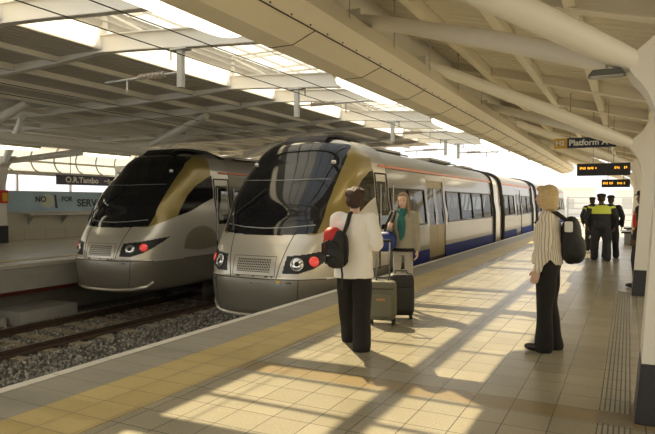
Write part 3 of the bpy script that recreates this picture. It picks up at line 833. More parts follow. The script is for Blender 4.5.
# hanger rods
o_src = None
for k in range(11):
    yy = 5.2+k*1.15*(1+.06*k); x = -2.42
    mb = MB().tube([(x, 0, 3.3), (x, 0, 3.94)], .007, 6).tube([(x, 0, 3.86), (x, 0, 3.94)], .022, 8)
    if o_src is None: o_src = mb.build('hanger_rod', M['galv']); o = o_src
    else: o = o_src.copy(); C.objects.link(o)
    o.location = (0, yy, 0); tag(o, 'thin dark hanger rod between canopy roof and fascia', 'rod', 'hanger rods of the fascia')

struct(MB().box(3.0, 3.2, Y0, 31, 0, 2.75), 'wall_light_block', M['wall_l'])  # unseen wall, added to block ambient light from the open right side
# floodlight and small speaker under the canopy
def flood(loc, s, label):
    t = thing('floodlight', label, 'light', loc)
    mb = MB().prism([(-.24*s, -.03*s), (.24*s, -.03*s), (.17*s, .05*s), (-.17*s, .05*s)], -.13*s, .13*s, 'y'); mb.build('housing', M['lampdark'], t, bevel=.01, local=True)
    MB().box(-.2*s, .2*s, -.1*s, .1*s, -.045*s, -.029*s).build('lens', M['galv'], t, local=True)
    MB().tube([(0, 0, .05*s), (0, 0, .16 if s < 1 else dz(loc[0])-loc[2]+.01)], .012, 6).build('stem', M['galv'], t, local=True)
flood((-.15, 4.62, 2.455), .52, 'dark angular floodlight hanging under the canopy near top right corner')
flood((-.42, 12.6, 2.66), .8, 'smaller looking dark floodlight hanging beyond the platform name sign')

# signs hung across the platform
t = thing('platform_sign', 'navy hanging sign reading Platform A with amber square at its left', 'sign', (-.9, 12.0, 2.65))
t.location = (-.85, 12.0, 2.66)
MB().box(-1.05, -.22, 11.97, 12.03, 2.57, 2.76).build('panel', M['sign_blue'], t)
MB().box(-1.28, -1.05, 11.965, 12.035, 2.57, 2.76).build('amber_square', M['sign_yellow'], t)
text('Platform A', .15, M['sign_white'], t, (-1.02, 11.955, 2.662), (PI/2, 0, 0))
text('M2', .12, M['sign_white'], t, (-1.25, 11.955, 2.662), (PI/2, 0, 0), 'square_mark')
for hx in (-1.0, -.35): MB().tube([(hx, 12, 2.76), (hx, 12, dz(hx)+.01)], .01, 6).build('hanger', M['galv'], t)
def display(x0, x1, y, z0, z1, lab, rows):
    t = thing('departure_display', lab, 'display', ((x0+x1)/2, y, z0))
    MB().box(x0, x1, y-.08, y+.08, z0, z1).build('case', M['black'], t, bevel=.01)
    for (a, b, za, zb_) in rows:
        mb = MB(); n = int((b-a)/.03)
        for q in range(n):
            if q % 5 == 4: continue
            xx = a+(b-a)*q/n; mb.box(xx, xx+.018, y-.088, y-.08, za+.008*(q % 3 == 1), zb_-.01*(q % 4 == 2))
        mb.build('led_text', M['led'], t, kind='stuff')
    xm = (x0+x1)/2
    for hx in (xm-.2, xm+.2): MB().tube([(hx, y, z1), (hx, y, dz(hx)+.01)], .012, 6).build('hanger', M['galv'], t)
display(-1.02, .02, 14.0, 2.13, 2.39, 'black departure display with orange letters hanging above the walking guards', [(-.96, -.62, 2.265, 2.315), (-.28, -.17, 2.265, 2.315), (-.10, -.03, 2.265, 2.315)])
display(-.70, .02, 18.5, 1.98, 2.20, 'second smaller orange departure display just below and behind the first', [(-.66, -.40, 2.06, 2.13), (-.3, -.1, 2.06, 2.12)])

# ------------------------------------------------------------------ overhead line
for X, nm in ((XA, 'nearer'), (XB, 'farther')):
    for z, r, ds in ((3.80, .008, 'lower contact wire'), (4.14, .008, 'upper messenger wire')):
        if X == XB: z -= .02
        dx = .38 if z < 4 else .83; z = 3.735 if z < 4 else 3.845
        o = MB().tube([(X+dx, Y0, z), (X+dx, 60, z)], r, 6).build('overhead_wire', M['wire'])
        tag(o, '%s strung above the %s train' % (ds, nm), 'wire')
    if X == XA:
        for yy, right, lab in ((7.26, -1, 'catenary support with insulator arm pointing left, nearest the camera'), (10.9, 1, 'catenary support above the nearer train nose, arm pointing right'), (16.6, 1, 'third catenary support, above the first carriage'), (22.3, -1, 'fourth catenary support, above the second carriage'), (24.2, 1, 'farthest catenary support, against the bright opening')):
            t = thing('catenary_support', lab, 'catenary support', (X, yy, 3.4), 0, 'catenary supports over the nearer track')
            MB().box(X-.05, X+.05, yy-.04, yy+.04, 3.36, 3.975).box(X-.16, X+.16, yy-.08, yy+.08, 3.94, 3.975).build('drop_post', M['galv'], t)
            ez = 3.60
            a = MB().tube([(X, yy, ez), (X+right*1.65, yy, ez-.02)], .02, 8).build('arm', M['galv'], t, smooth=True)
            MB().tube([(X+right*1.15, yy, ez), (X+right*1.15, yy, ez-.22)], .015, 6).build('registration_arm', M['galv'], a, smooth=True)
            mb = MB(); n = 9
            for q in range(n): xq = X+right*(.35+.55*q/n); mb.tube([(xq, yy, ez), (xq+right*.02, yy, ez)], .05, 12); mb.tube([(xq, yy, ez), (xq+right*.07, yy, ez)], .03, 8)
            mb.build('insulator', M['insul'], a, smooth=True)
            MB().tube([(X+right*.2+.0, yy, 3.80), (X+right*.2, yy, 3.99)], .012, 6).build('dropper', M['wire'], t)

# ------------------------------------------------------------------ far (left) side of the station
XL = -22.3
struct(MB().box(XL-.2, XL, 3, 45, 0, 2.03), 'wall_left', M['wall_l'])
struct(MB().box(XL, XL+.04, 3, 45, 0, .44), 'baseboard_left', M['wall_tile'])
struct(MB().box(XL-.2, XL, 3, 45, 2.70, 2.86), 'trim_50', M['white'])
struct(MB().box(XL-.12, XL-.09, 3, 45, 2.03, 2.70), 'window_3', M['pane'])
mb = MB()
for k in range(12): yy = 8+k*2.6; mb.box(XL-.15, XL-.05, yy-.03, yy+.03, 2.03, 2.7)
struct(mb, 'trim_51', M['white'])
# curved cream glazing bays
prof = [(XL+.0, 2.86), (XL-.25, 3.0), (XL-.40, 3.25), (XL-.42, 3.5), (XL-.30, 3.75), (XL-.05, 3.95)]
pr = catmull(prof, 4)
vs = [(a, y, b) for y in (3, 45) for a, b in pr]; n = len(pr)
struct(MB().add(vs, [(i, i+1, n+i+1, n+i) for i in range(n-1)]), 'window_4', M['cream_glass'], smooth=True)
mb = MB(); yy = 4.
while yy < 45: mb.tube([(a+.03, yy, b) for a, b in pr], .035, 6); yy += 1.15
for z_, x_ in ((3.3, XL-.38),): mb.tube([(x_+.03, 3, z_), (x_+.03, 45, z_)], .05, 6)
struct(mb, 'trim_52', M['galv'], smooth=True)
struct(MB().box(XL-.6, XL+.3, 3, 45, 3.95, 4.3), 'wall_left_upper', M['white'])
# left fascia with its lights
struct(MB().prism([(-14.9, 3.14), (-14.6, 3.12), (-14.4, 3.2), (-14.4, 3.36), (-14.9, 3.40)], Y0, 45, 'y'), 'beam_fascia_left', M['fascia_l'])
for k, yy in enumerate((10.3, 13.7, 17.1, 20.5)):
    t = copy_tree(lamp_src); t.location = (-14.95, yy, 3.10); t['group'] = 'lit fittings under the far platform fascia'
    t['label'] = ['lit fluorescent fitting at left picture edge, under the far fascia', 'lit fluorescent fitting beside the farther train, under the far fascia', 'third lit fluorescent fitting under the far fascia, behind the farther train', 'last lit fluorescent fitting under the far fascia, behind the farther train'][k]
# left pillars
for k, yy in enumerate((14.2, 20.6, 27.)):
    t = thing('station_column', ['white column at the left picture edge, black foot, red and yellow box on it', 'white column on the far platform, second along', 'white column on the far platform, third along'][k], 'column', (-21.6, yy, 0), 0, 'columns on the far platform')
    x = -21.3
    MB().box(x-.7, x, yy, yy+.45, 0, .66).build('granite_foot', M['granite'], t, bevel=.01)
    MB().prism([(x-.7, .661), (x-.02, .661), (x-.1, 2.2), (x+.1, 2.9), (x+.6, 3.3), (x-.7, 3.3)], yy+.02, yy+.43, 'y').build('shaft', M['white'], t, bevel=.02)
    for e in ((-14.9, yy-3.5, 3.9), (-13.8, yy+2.6, 3.9)):
        MB().tube([(x+.2, yy+.2, 3.1), tuple(Vector((x+.2, yy+.2, 3.1)).lerp(Vector(e), .5)), e], [.10, .14, .09], 14).build('roof_arm', M['white'], t, smooth=True)
    if k == 0:
        MB().box(x+.01, x+.10, yy+.05, yy+.40, 1.52, 2.02).build('alarm_box', M['red'], t, bevel=.02)
        MB().box(x+.10, x+.12, yy+.14, yy+.34, 1.60, 1.92).build('alarm_panel', M['yellow'], t)
# slanting tube struts carrying the track roof on the far side
for a, b, lab in (((-14.7, 9.6, 3.55), (-13.6, 9.9, 4.08), 'short white slanting strut at the left picture edge, under the deck'), ((-14.9, 15.6, 3.58), (-10.4, 13.0, 3.93), 'long white tube strut rising to the beam left of the farther train'), ((-14.8, 21., 3.58), (-12.0, 19.8, 3.93), 'white tube strut behind the farther train nose')):
    o = MB().tube([a, tuple((Vector(a)+Vector(b))/2), b], [.09, .12, .09], 14).build('tube_strut', M['white'], smooth=True); tag(o, lab, 'strut', 'tube struts of the far roof')
# left sign
t = thing('destination_sign', 'navy sign reading O.R.Tambo above the blue poster on the far platform', 'sign', (-21.9, 19.5, 2.3))
MB().box(-21.95, -21.88, 17.3, 23.2, 2.33, 2.76).build('panel', M['sign_blue'], t)
text('O.R.Tambo', .34, M['sign_white'], t, (-21.87, 17.72, 2.54), (PI/2, 0, PI/2), sx=1.12)
# little aeroplane mark after the name
mb = MB(); y0 = 19.85
mb.prism([(y0, 2.52), (y0+.5, 2.52), (y0+.56, 2.545), (y0+.5, 2.57), (y0, 2.57)], -21.878, -21.868, 'x'); mb.prism([(y0+.2, 2.66), (y0+.26, 2.66), (y0+.38, 2.56), (y0+.38, 2.53), (y0+.26, 2.43), (y0+.2, 2.43), (y0+.24, 2.545)], -21.878, -21.868, 'x')
mb.build('aeroplane_mark', M['sign_white'], t)
for hy in (18, 22.5): MB().tube([(-21.9, hy, 2.76), (-21.9, hy, 4.2)], .02, 6).build('hanger', M['galv'], t)
# poster
t = thing('wall_poster', 'long pale blue poster with dark letters on the far platform wall', 'poster', (XL, 19, 1.15))
MB().box(XL, XL+.05, 15.0, 24.5, 1.17, 2.0).build('panel', M['poster'], t)
MB().box(XL, XL+.07, 14.98, 24.5, 1.13, 1.17).build('frame', M['galv'], t)
mb = MB().sell((XL+.05, 17.12, 1.62), (.008, .38, .30), 1., 24, 12); mb.build('yellow_glow', M['poster_y'], t, smooth=True)
text('NO', .33, M['poster_d'], t, (XL+.068, 16.5, 1.68), (PI/2, 0, PI/2))
mb = MB().prism([(17.42, 1.88), (17.52, 1.88), (17.62, 1.30), (17.50, 1.30)], XL+.05, XL+.06, 'x'); mb.build('dark_bar', M['poster_d'], t)
text('FOR', .30, M['poster_d'], t, (XL+.06, 17.8, 1.70), (PI/2, 0, PI/2))
text('SERV', .46, M['poster_d'], t, (XL+.06, 18.62, 1.52), (PI/2, 0, PI/2), sx=1.1)
# wall shelf
t = thing('wall_shelf', 'long grey perch bench on triangular brackets below the blue poster', 'bench', (XL, 19, .8))
MB().box(XL, XL+.45, 16.0, 24.5, 1.02, 1.08).build('top', M['galv'], t)
for q in range(6):
    yy = 16.2+q*1.65
    MB().prism([(XL, 1.02), (XL+.40, 1.02), (XL, .62)], yy-.03, yy+.03, 'y').build('bracket', M['galv'], t)

# ------------------------------------------------------------------ open end of the station
struct(MB().box(-60, 60, 60, 160, -1.9, -1.2), 'ground_beyond', M['asphalt'])
t = thing('end_fence', 'pale open railing closing the far end of the platform', 'fence', (0, 52, 0))
mb = MB()
for z in (.15, .6, 1.05, 1.5, 1.95): mb.box(-4.5, 8, 51.97, 52.03, z-.03, z+.03)
mb.build('rails', M['fence'], t)
for q in range(8): MB().box(-4.5+q*1.7, -4.42+q*1.7, 51.95, 52.05, 0, 2.05).build('post', M['fence'], t)
for x0, x1, y, h, lab in ((-26, -6, 120, 4.2, 'low pale hazy building beyond the far end of the station'), (-2, 14, 105, 3.4, 'pale hazy flat-roofed building behind the end fence')):
    t = thing('distant_building', lab, 'building', ((x0+x1)/2, y, -1.2))
    MB().box(x0, x1, y, y+8, -1.2, h).build('walls', M['building'], t)
    MB().box(x0-.3, x1+.3, y-.3, y+8.3, h, h+.3).build('roof', M['white'], t)
    for q in range(5):
        xx = x0+1+(x1-x0-2)*q/5; MB().box(xx, xx+1.4, y-.05, y, .6, 2.2).build('window', M['galv'], t)
# bench seats far down by the pillars
for k, (x, y) in enumerate(((-.05, 24.5), (.0, 28.5))):
    t = thing('platform_bench', ['dark bench between far pillars, the nearer one', 'dark bench between far pillars, the farther one'][k], 'bench', (x, y, 0))
    MB().box(x-.2, x+.3, y, y+1.5, .40, .46).build('seat', M['black'], t); MB().box(x+.24, x+.30, y, y+1.5, .46, .85).build('backrest', M['black'], t)
    for s in (0.1, 1.35): MB().box(x-.1, x+.2, y+s, y+s+.05, 0, .40).build('leg', M['galv'], t)

#PEOPLE#
# ------------------------------------------------------------------ people
M['skin'] = mat('skin', (.66, .44, .34), .5)
M['skin_d'] = mat('darker_skin', (.16, .09, .06), .5)
M['lips'] = mat('lips', (.5, .16, .14), .5)
M['eye'] = mat('eye_dark', (.02, .015, .01), .3)
M['hair_brown'] = mat('dark_brown_hair', (.055, .028, .018), .6, noise_amt=.5, nscale=60, bump=.8, bscale=70)
M['hair_blond'] = mat('blond_hair', (.66, .50, .25), .5, noise_amt=.3, nscale=50, bump=.6, bscale=60)
M['hair_dblond'] = mat('dark_blond_hair', (.30, .215, .12), .5, noise_amt=.3, nscale=50, bump=.6, bscale=60)
M['shirt_white'] = mat('white_cotton', (.93, .92, .89), .8, bump=.35, bscale=9)
M['trouser'] = mat('black_trousers', (.007, .0065, .0065), .8, bump=.4, bscale=12)
M['shoe'] = mat('black_shoes', (.015, .013, .012), .3)
M['jacket'] = mat('grey_green_jacket', (.36, .34, .265), .75, noise_amt=.1, bump=.4, bscale=14)
M['leggings'] = mat('grey_leggings', (.46, .43, .37), .8)
M['scarf'] = mat('teal_scarf', (.025, .15, .14), .85, noise_amt=.25, bump=.7, bscale=25)
M['uniform'] = mat('dark_navy_uniform', (.018, .02, .028), .7, bump=.4, bscale=12)
M['hivis'] = mat('high_visibility_yellow', (.75, .85, .12), .5)
M['vest_red'] = mat('red_vest', (.55, .03, .02), .6)
M['pack_black'] = mat('black_nylon', (.014, .014, .015), .6, bump=.5, bscale=20)
M['pack_red'] = mat('red_nylon', (.55, .03, .03), .55, bump=.4, bscale=18)
M['bag_blue'] = mat('blue_nylon', (.012, .035, .19), .55, bump=.4, bscale=18)
M['case_grey'] = mat('grey_suitcase', (.15, .145, .10), .6, bump=.2, bscale=60)
M['badge'] = mat('suitcase_badge', (.42, .2, .1), .5)
M['case_black'] = mat('black_suitcase', (.018, .018, .02), .5, bump=.2, bscale=60)
def striped(name):
    m, nt, b = new_mat(name); N = nt.nodes; L = nt.links
    tc = N.new('ShaderNodeTexCoord'); sp = N.new('ShaderNodeSeparateXYZ'); L.new(tc.outputs['Object'], sp.inputs[0])
    n = N.new('ShaderNodeTexNoise'); n.inputs['Scale'].default_value = 5; L.new(tc.outputs['Object'], n.inputs['Vector'])
    a = N.new('ShaderNodeMath'); a.operation = 'ARCTAN2'; L.new(sp.outputs[0], a.inputs[0]); L.new(sp.outputs[1], a.inputs[1])
    w_ = N.new('ShaderNodeMath'); w_.operation = 'MULTIPLY_ADD'; L.new(n.outputs['Fac'], w_.inputs[0]); w_.inputs[1].default_value = .25; L.new(a.outputs[0], w_.inputs[2])
    q = N.new('ShaderNodeMath'); q.operation = 'MULTIPLY'; L.new(w_.outputs[0], q.inputs[0]); q.inputs[1].default_value = 46
    s_ = N.new('ShaderNodeMath'); s_.operation = 'SINE'; L.new(q.outputs[0], s_.inputs[0])
    g = N.new('ShaderNodeMath'); g.operation = 'GREATER_THAN'; L.new(s_.outputs[0], g.inputs[0]); g.inputs[1].default_value = .45
    mx = N.new('ShaderNodeMix'); mx.data_type = 'RGBA'; L.new(g.outputs[0], mx.inputs[0]); mx.inputs[6].default_value = (.84, .79, .68, 1); mx.inputs[7].default_value = (.50, .42, .30, 1)
    L.new(mx.outputs[2], b.inputs['Base Color']); b.inputs['Roughness'].default_value = .8
    return m
M['shirt_stripe'] = striped('cream_striped_cotton')

def limb(mb, pts, rs, n=14):
    """rounded chain along pts"""
    P = catmull([tuple(p) for p in pts], 5); R = [max(.004, r[0]) for r in catmull([(r, 0) for r in rs], 5)]
    mb.tube(P, R, n)
    mb.sell(P[0], (R[0],)*3, 1, n, 8); mb.sell(P[-1], (R[-1],)*3, 1, n, 8)
def displace(me, f):
    nn = [v.normal.copy() for v in me.vertices]; cc = [v.co.copy() for v in me.vertices]
    flat = []
    for c, n in zip(cc, nn): q = c+n*f(c); flat += [q.x, q.y, q.z]
    me.vertices.foreach_set('co', flat); me.update()
def hand(mb, wrist, d, palm_n, side, curl=.5, s=1.):
    """five-finger hand. d: direction of the fingers, palm_n: palm normal, side: direction of the thumb"""
    d = Vector(d).normalized(); pn = Vector(palm_n); pn = (pn-d*pn.dot(d)).normalized(); sd_ = Vector(side); sd_ = (sd_-d*sd_.dot(d)-pn*sd_.dot(pn)).normalized()
    w = Vector(wrist)
    for k in (-1.5, -.5, .5, 1.5):
        limb(mb, [w+sd_*(k*.006)*s, w+d*.045*s+sd_*(k*.016)*s, w+d*.085*s+sd_*(k*.02)*s], [.017*s, .014*s, .0115*s], 8)
    for k, ln in ((1.5, .068), (.5, .078), (-.5, .073), (-1.5, .056)):
        b = w+d*.083*s+sd_*(k*.0205)*s; c1 = curl*.9; c2 = curl*1.9
        p1 = b+(d*cos(c1)+pn*sin(c1))*ln*.45*s; p2 = p1+(d*cos(c2)+pn*sin(c2))*ln*.55*s
        limb(mb, [b, p1, p2], [.0105*s, .0095*s, .0075*s], 8)
    t0 = w+d*.02*s+sd_*.018*s; t1 = t0+(d*.6+sd_*.75+pn*.15)*.042*s; t2 = t1+(d*.9+sd_*.2+pn*.35)*.036*s
    limb(mb, [t0, t1, t2], [.0145*s, .0115*s, .009*s], 8)
def head(mb, c, s, fwd):
    """c: centre of the skull, fwd: facing direction (in the xy plane)"""
    f = Vector(fwd).normalized(); a = math.atan2(-f.x, f.y); R = Matrix.Rotation(a, 3, 'Z')
    def P(x, y, z): return Vector(c)+R @ Vector((x*s, y*s, z*s))
    mb.sell(P(0, -.012, .025), (.076*s, .095*s, .092*s), 1, 24, 14, 0, R)
    mb.sell(P(0, .022, -.035), (.060*s, .070*s, .080*s), .95, 20, 12, 0, R)
    mb.sell(P(0, .055, -.085), (.030*s, .028*s, .026*s), 1, 14, 10, 0, R)
    mb.sell(P(0, .094, -.022), (.011*s, .016*s, .022*s), 1, 10, 8, 0, R); limb(mb, [P(0, .088, .012), P(0, .104, -.028)], [.007*s, .010*s], 8)
    mb.sell(P(0, .082, -.060), (.022*s, .012*s, .010*s), 1, 12, 8, 0, R)
    for sx in (1, -1):
        mb.sell(P(sx*.076, -.008, -.012), (.008*s, .017*s, .028*s), 1, 10, 8, 0, R)
        mb.sell(P(sx*.030, .078, .018), (.018*s, .012*s, .008*s), 1, 10, 6, 0, R)
    return P, R
def person(label, loc, rz, sc, A, top, trousers, shoes, skin='skin', face_dir=(0, 1, 0), lean=0., hair=None, group=None):
    """A: dict of joints in local metres for a 1.70 m body, facing +Y, x to the body's own right"""
    t = thing('person', label, 'person', loc, rz, group)
    t.scale = (sc, sc, sc)
    sh = A.get('shoulder', 1.395); hipz = .90
    def tors(k=1., dz0=0., inner=False):
        mb = MB()
        prof = A['torso']
        mb.loft([(p[0], p[1], p[2], p[3]*k, p[4]*k) for p in prof], 28, e=.9)
        return mb
    L = dict(parent=t, local=True)
    # --- body, one continuous skin surface under the clothes
    b = MB()
    b.loft([(p[0], p[1], p[2], p[3]*.82, p[4]*.8) for p in A['torso']], 24)
    hc = Vector(A['head'])
    limb(b, [(0+hc.x*.3, -.015+hc.y*.3, 1.36), (hc.x*.7, hc.y*.6, 1.47), tuple(hc-Vector((0, .01, .05)))], [.062, .052, .052])
    P, R = head(b, hc, 1., face_dir)
    for q in ('L', 'R'):
        sp, el, wr = [Vector(v) for v in A['arm'+q]]
        limb(b, [sp*.85+Vector((0, 0, sp.z*.15)), sp, el, wr], [.05, .046, .036, .024])
        d, pn, sd_, curl = A['hand'+q]; hand(b, wr+(wr-el).normalized()*.01, d, pn, sd_, curl, 1.06)
        hp, kn, an, toe = [Vector(v) for v in A['leg'+q]]
        limb(b, [hp, kn, an], [.055, .036, .028]); limb(b, [an, an+Vector((0, 0, -.03)), toe], [.034, .032, .025])
    body = b.build('body', M[skin], remesh=.0075, smooth_it=3, **L)
    # eyes and lips
    for sx in (1, -1): MB().sell(P(sx*.030, .089, .017), (.010, .005, .006), 1, 10, 6, 0, R).build('eye', M['eye'], smooth=True, **L)
    MB().sell(P(0, .093, -.061), (.019, .005, .005), 1, 12, 6, 0, R).build('mouth', M['lips'], smooth=True, **L)
    # --- top
    tp = MB(); tp.loft([(p[0], p[1], p[2], p[3], p[4]) for p in A['torso_cloth']], 32, e=.92)
    rs = A.get('sleeve', (.068, .062, .052, .040)); fr = A.get('sleeve_end', 1.)
    for q in ('L', 'R'):
        sp, el, wr = [Vector(v) for v in A['arm'+q]]
        w2 = el.lerp(wr, fr)
        limb(tp, [sp*.8+Vector((0, 0, sp.z*.2)), sp, sp.lerp(el, .5), el, el.lerp(w2, .5), w2], [rs[0], rs[0], rs[1], rs[2], (rs[2]+rs[3])/2, rs[3]])
    tmat, tname = top
    tb = tp.build(tname, M[tmat], remesh=.011, smooth_it=2, **L)
    displace(tb.data, lambda c: noise.noise(c*9.)*.012+noise.noise(c*22.)*.005)      # soft folds
    # --- trousers
    tr = MB(); pel = A['pelvis']
    tr.loft(pel, 28, e=.92)
    rr = A['trouser_r']
    for q in ('L', 'R'):
        hp, kn, an, toe = [Vector(v) for v in A['leg'+q]]
        hem = an+Vector((0, -.01, A.get('hem', -.02)))
        limb(tr, [hp, hp.lerp(kn, .5), kn, kn.lerp(hem, .5), hem], rr)
    tb2 = tr.build('trousers', M[trousers], remesh=.011, smooth_it=2, **L)
    displace(tb2.data, lambda c: noise.noise(Vector((c.x*9, c.y*9, c.z*4.)))*.012)
    for q in ('L', 'R'):
        hp, kn, an, toe = [Vector(v) for v in A['leg'+q]]
        d = (toe-an); d.z = 0; d.normalize(); a = math.atan2(-d.x, d.y); RR = Matrix.Rotation(a, 3, 'Z')
        s_ = MB(); base = Vector((an.x, an.y, 0))+d*.055
        s_.sell(base+Vector((0, 0, .040)), (.045, .135, .040), .75, 20, 10, 0, RR); s_.sell(base-d*.055+Vector((0, 0, .065)), (.042, .055, .055), .8, 16, 10, 0, RR)
        s_.build('shoe', M[shoes], remesh=.008, smooth_it=2, **L)
    return t, P, R, L
def hair_blob(parts, m, L, P, R, vox=.007, amp=.006):
    h = MB()
    for (x, y, z, rx, ry, rz_) in parts: h.sell(P(x, y, z), (rx, ry, rz_), 1, 20, 12, 0, R)
    o = h.build('hair', M[m], remesh=vox, smooth_it=2, **L)
    displace(o.data, lambda c: noise.noise(Vector((c.x*45, c.y*45, c.z*18)))*amp)
    return o
TORSO = [(0, 0, .86, .15, .10), (0, 0, .95, .155, .105), (0, 0, 1.06, .125, .09), (0, .0, 1.2, .145, .105), (0, 0, 1.32, .155, .10), (0, -.01, 1.40, .12, .075), (0, -.01, 1.44, .06, .05)]
PELV = [(0, 0, .80, .135, .10), (0, 0, .88, .172, .122), (0, 0, .96, .165, .118), (0, 0, 1.04, .145, .10)]
def base_pose(**k):
    A = dict(torso=TORSO, torso_cloth=[(0, 0, .86, .19, .135), (0, 0, .95, .178, .128), (0, 0, 1.06, .152, .112), (0, .005, 1.2, .168, .122), (0, 0, 1.32, .178, .115), (0, -.01, 1.39, .150, .088), (0, -.01, 1.435, .075, .062)],
             pelvis=PELV, head=(0, .01, 1.585), trouser_r=(.088, .082, .068, .066, .075),
             armL=((-.17, 0, 1.375), (-.21, -.02, 1.10), (-.215, .05, .86)), armR=((.17, 0, 1.375), (.21, -.02, 1.10), (.215, .05, .86)),
             handL=((0, .2, -1), (1, 0, 0), (0, 1, 0), .45), handR=((0, .2, -1), (-1, 0, 0), (0, 1, 0), .45),
             legL=((-.085, 0, .86), (-.10, .01, .47), (-.105, -.02, .085), (-.12, .10, .04)), legR=((.085, 0, .86), (.10, .01, .47), (.105, -.02, .085), (.12, .10, .04)))
    A.update(k); return A
def shade(o): return o

# woman in the white shirt, seen from behind
A = base_pose(torso_cloth=[(0, 0, .76, .215, .165), (0, 0, .86, .205, .155), (0, 0, .95, .195, .145), (0, 0, 1.06, .185, .135), (0, .005, 1.2, .188, .135), (0, 0, 1.32, .192, .12), (0, -.01, 1.39, .160, .09), (0, -.01, 1.435, .075, .062)],
    armR=((.175, 0, 1.375), (.255, -.03, 1.12), (.20, .20, 1.08)), handR=((-.2, 1, .05), (-1, 0, 0), (0, 0, 1), .9),
    armL=((-.175, 0, 1.375), (-.22, .0, 1.12), (-.12, .20, 1.16)), handL=((.4, .8, .1), (1, 0, 0), (0, 0, 1), .8), sleeve=(.078, .074, .070, .058),
    legL=((-.085, 0, .86), (-.11, .13, .48), (-.125, .34, .085), (-.14, .48, .04)), legR=((.085, 0, .86), (.09, .0, .47), (.10, -.05, .085), (.10, .08, .04)),
    trouser_r=(.105, .105, .095, .098, .105), hem=-.045, head=(.01, .03, 1.585))
W1, P, R, L = person('woman in white shirt and black trousers seen from behind, short brown hair', (-2.59, 5.68, 0), rad(10), 1.0, A, ('shirt_white', 'shirt'), 'trouser', 'shoe', face_dir=(-.15, 1, 0))
hair_blob([(0, -.02, .035, .092, .105, .098), (0, -.055, -.02, .082, .070, .080), (.05, 0, .06, .06, .08, .06), (-.05, -.0, .06, .06, .08, .06), (0, -.07, .05, .06, .06, .06), (.06, -.04, -.02, .035, .05, .06), (-.06, -.04, -.02, .035, .05, .06)], 'hair_brown', L, P, R, amp=.007)
# girl facing the camera
A = base_pose(torso_cloth=[(0, 0, .87, .195, .135), (0, 0, .90, .20, .14), (0, 0, .95, .195, .14), (0, 0, 1.06, .175, .125), (0, .01, 1.2, .175, .13), (0, 0, 1.32, .178, .12), (0, -.01, 1.39, .15, .09), (0, -.01, 1.445, .082, .07)],
    armL=((-.17, 0, 1.375), (-.22, -.02, 1.12), (-.235, .03, .89)), sleeve=(.072, .064, .056, .046),
    armR=((.17, 0, 1.375), (.24, .0, 1.14), (.17, .22, 1.19)), handR=((.1, .6, .35), (-1, 0, 0), (0, 0, 1), 1.1),
    trouser_r=(.078, .066, .050, .042, .038), pelvis=[(0, 0, .80, .12, .09), (0, 0, .88, .155, .11), (0, 0, .96, .15, .105), (0, 0, 1.0, .14, .10)])
W2, P, R, L = person('young woman with long blond hair, grey-green jacket, teal scarf and pale leggings, facing the camera', (-2.91, 8.10, 0), rad(180+10), 1.02, A, ('jacket', 'jacket'), 'leggings', 'shoe', face_dir=(.05, 1, 0))
hair_blob([(0, -.03, .045, .086, .092, .088), (.072, -.02, -.03, .024, .050, .10), (-.072, -.02, -.03, .024, .050, .10), (.085, .005, -.15, .030, .045, .10), (-.088, .01, -.16, .034, .045, .11), (-.10, .03, -.24, .035, .04, .07), (0, -.07, -.08, .075, .05, .13), (0, .015, .095, .068, .060, .030)], 'hair_dblond', L, P, R, amp=.006)
s_ = MB(); s_.loft([(0, .0, 1.40, .10, .085), (0, .01, 1.44, .105, .095), (0, .01, 1.475, .09, .08)], 24); s_.sell((0, .075, 1.40), (.06, .04, .06)); s_.sell((.03, .125, 1.26), (.045, .03, .15)); s_.sell((-.02, .13, 1.22), (.04, .03, .17)); s_.sell((.01, .14, 1.10), (.035, .02, .08))
s_.build('scarf', M['scarf'], remesh=.009, smooth_it=2, **L)
MB().loft([(0, 0, .855, .198, .142), (0, 0, .905, .206, .146)], 32, e=.92).build('jacket_hem', M['trouser'], smooth=True, **L)
MB().tube([(.13, .10, 1.36), (.145, .155, 1.28), (.15, .16, 1.18)], .018, 8).tube([(.14, -.06, 1.38), (.12, .04, 1.44), (.13, .10, 1.36)], .018, 8).build('shoulder_strap', M['pack_black'], smooth=True, **L)
W2.scale = (.90, .92, .99)
# woman on the right in a striped shirt
A = base_pose(torso_cloth=[(0, .01, .90, .165, .15), (0, .01, .97, .17, .15), (0, .0, 1.06, .155, .135), (0, .015, 1.2, .165, .145), (0, .01, 1.32, .172, .125), (0, -.01, 1.39, .15, .09), (0, -.0, 1.45, .075, .065)],
    armL=((-.175, 0, 1.375), (-.20, -.02, 1.10), (-.19, .07, .86)), armR=((.175, 0, 1.375), (.20, .0, 1.10), (.20, .05, .86)), sleeve=(.070, .064, .058, .046),
    handL=((0, .3, -1), (1, 0, 0), (0, 1, 0), .4), handR=((0, .3, -1), (-1, 0, 0), (0, 1, 0), .4), head=(0, .03, 1.59),
    legL=((-.085, 0, .86), (-.09, .02, .47), (-.10, .03, .085), (-.10, .16, .04)), legR=((.085, 0, .86), (.09, .0, .47), (.09, -.04, .085), (.09, .09, .04)), trouser_r=(.105, .100, .083, .083, .092), hem=-.045)
W3, P, R, L = person('woman with blond bob in cream striped shirt and black trousers, in profile', (-.745, 6.55, 0), rad(87), 1.01, A, ('shirt_stripe', 'shirt'), 'trouser', 'shoe', face_dir=(.1, 1, 0))
hair_blob([(0, -.03, .04, .092, .098, .092), (.068, -.015, -.03, .034, .072, .085), (-.068, -.015, -.03, .034, .072, .085), (0, -.075, -.04, .085, .05, .115), (.062, -.04, -.07, .03, .06, .07), (-.062, -.04, -.07, .03, .06, .07), (0, .045, .085, .068, .05, .035)], 'hair_blond', L, P, R, amp=.0025)
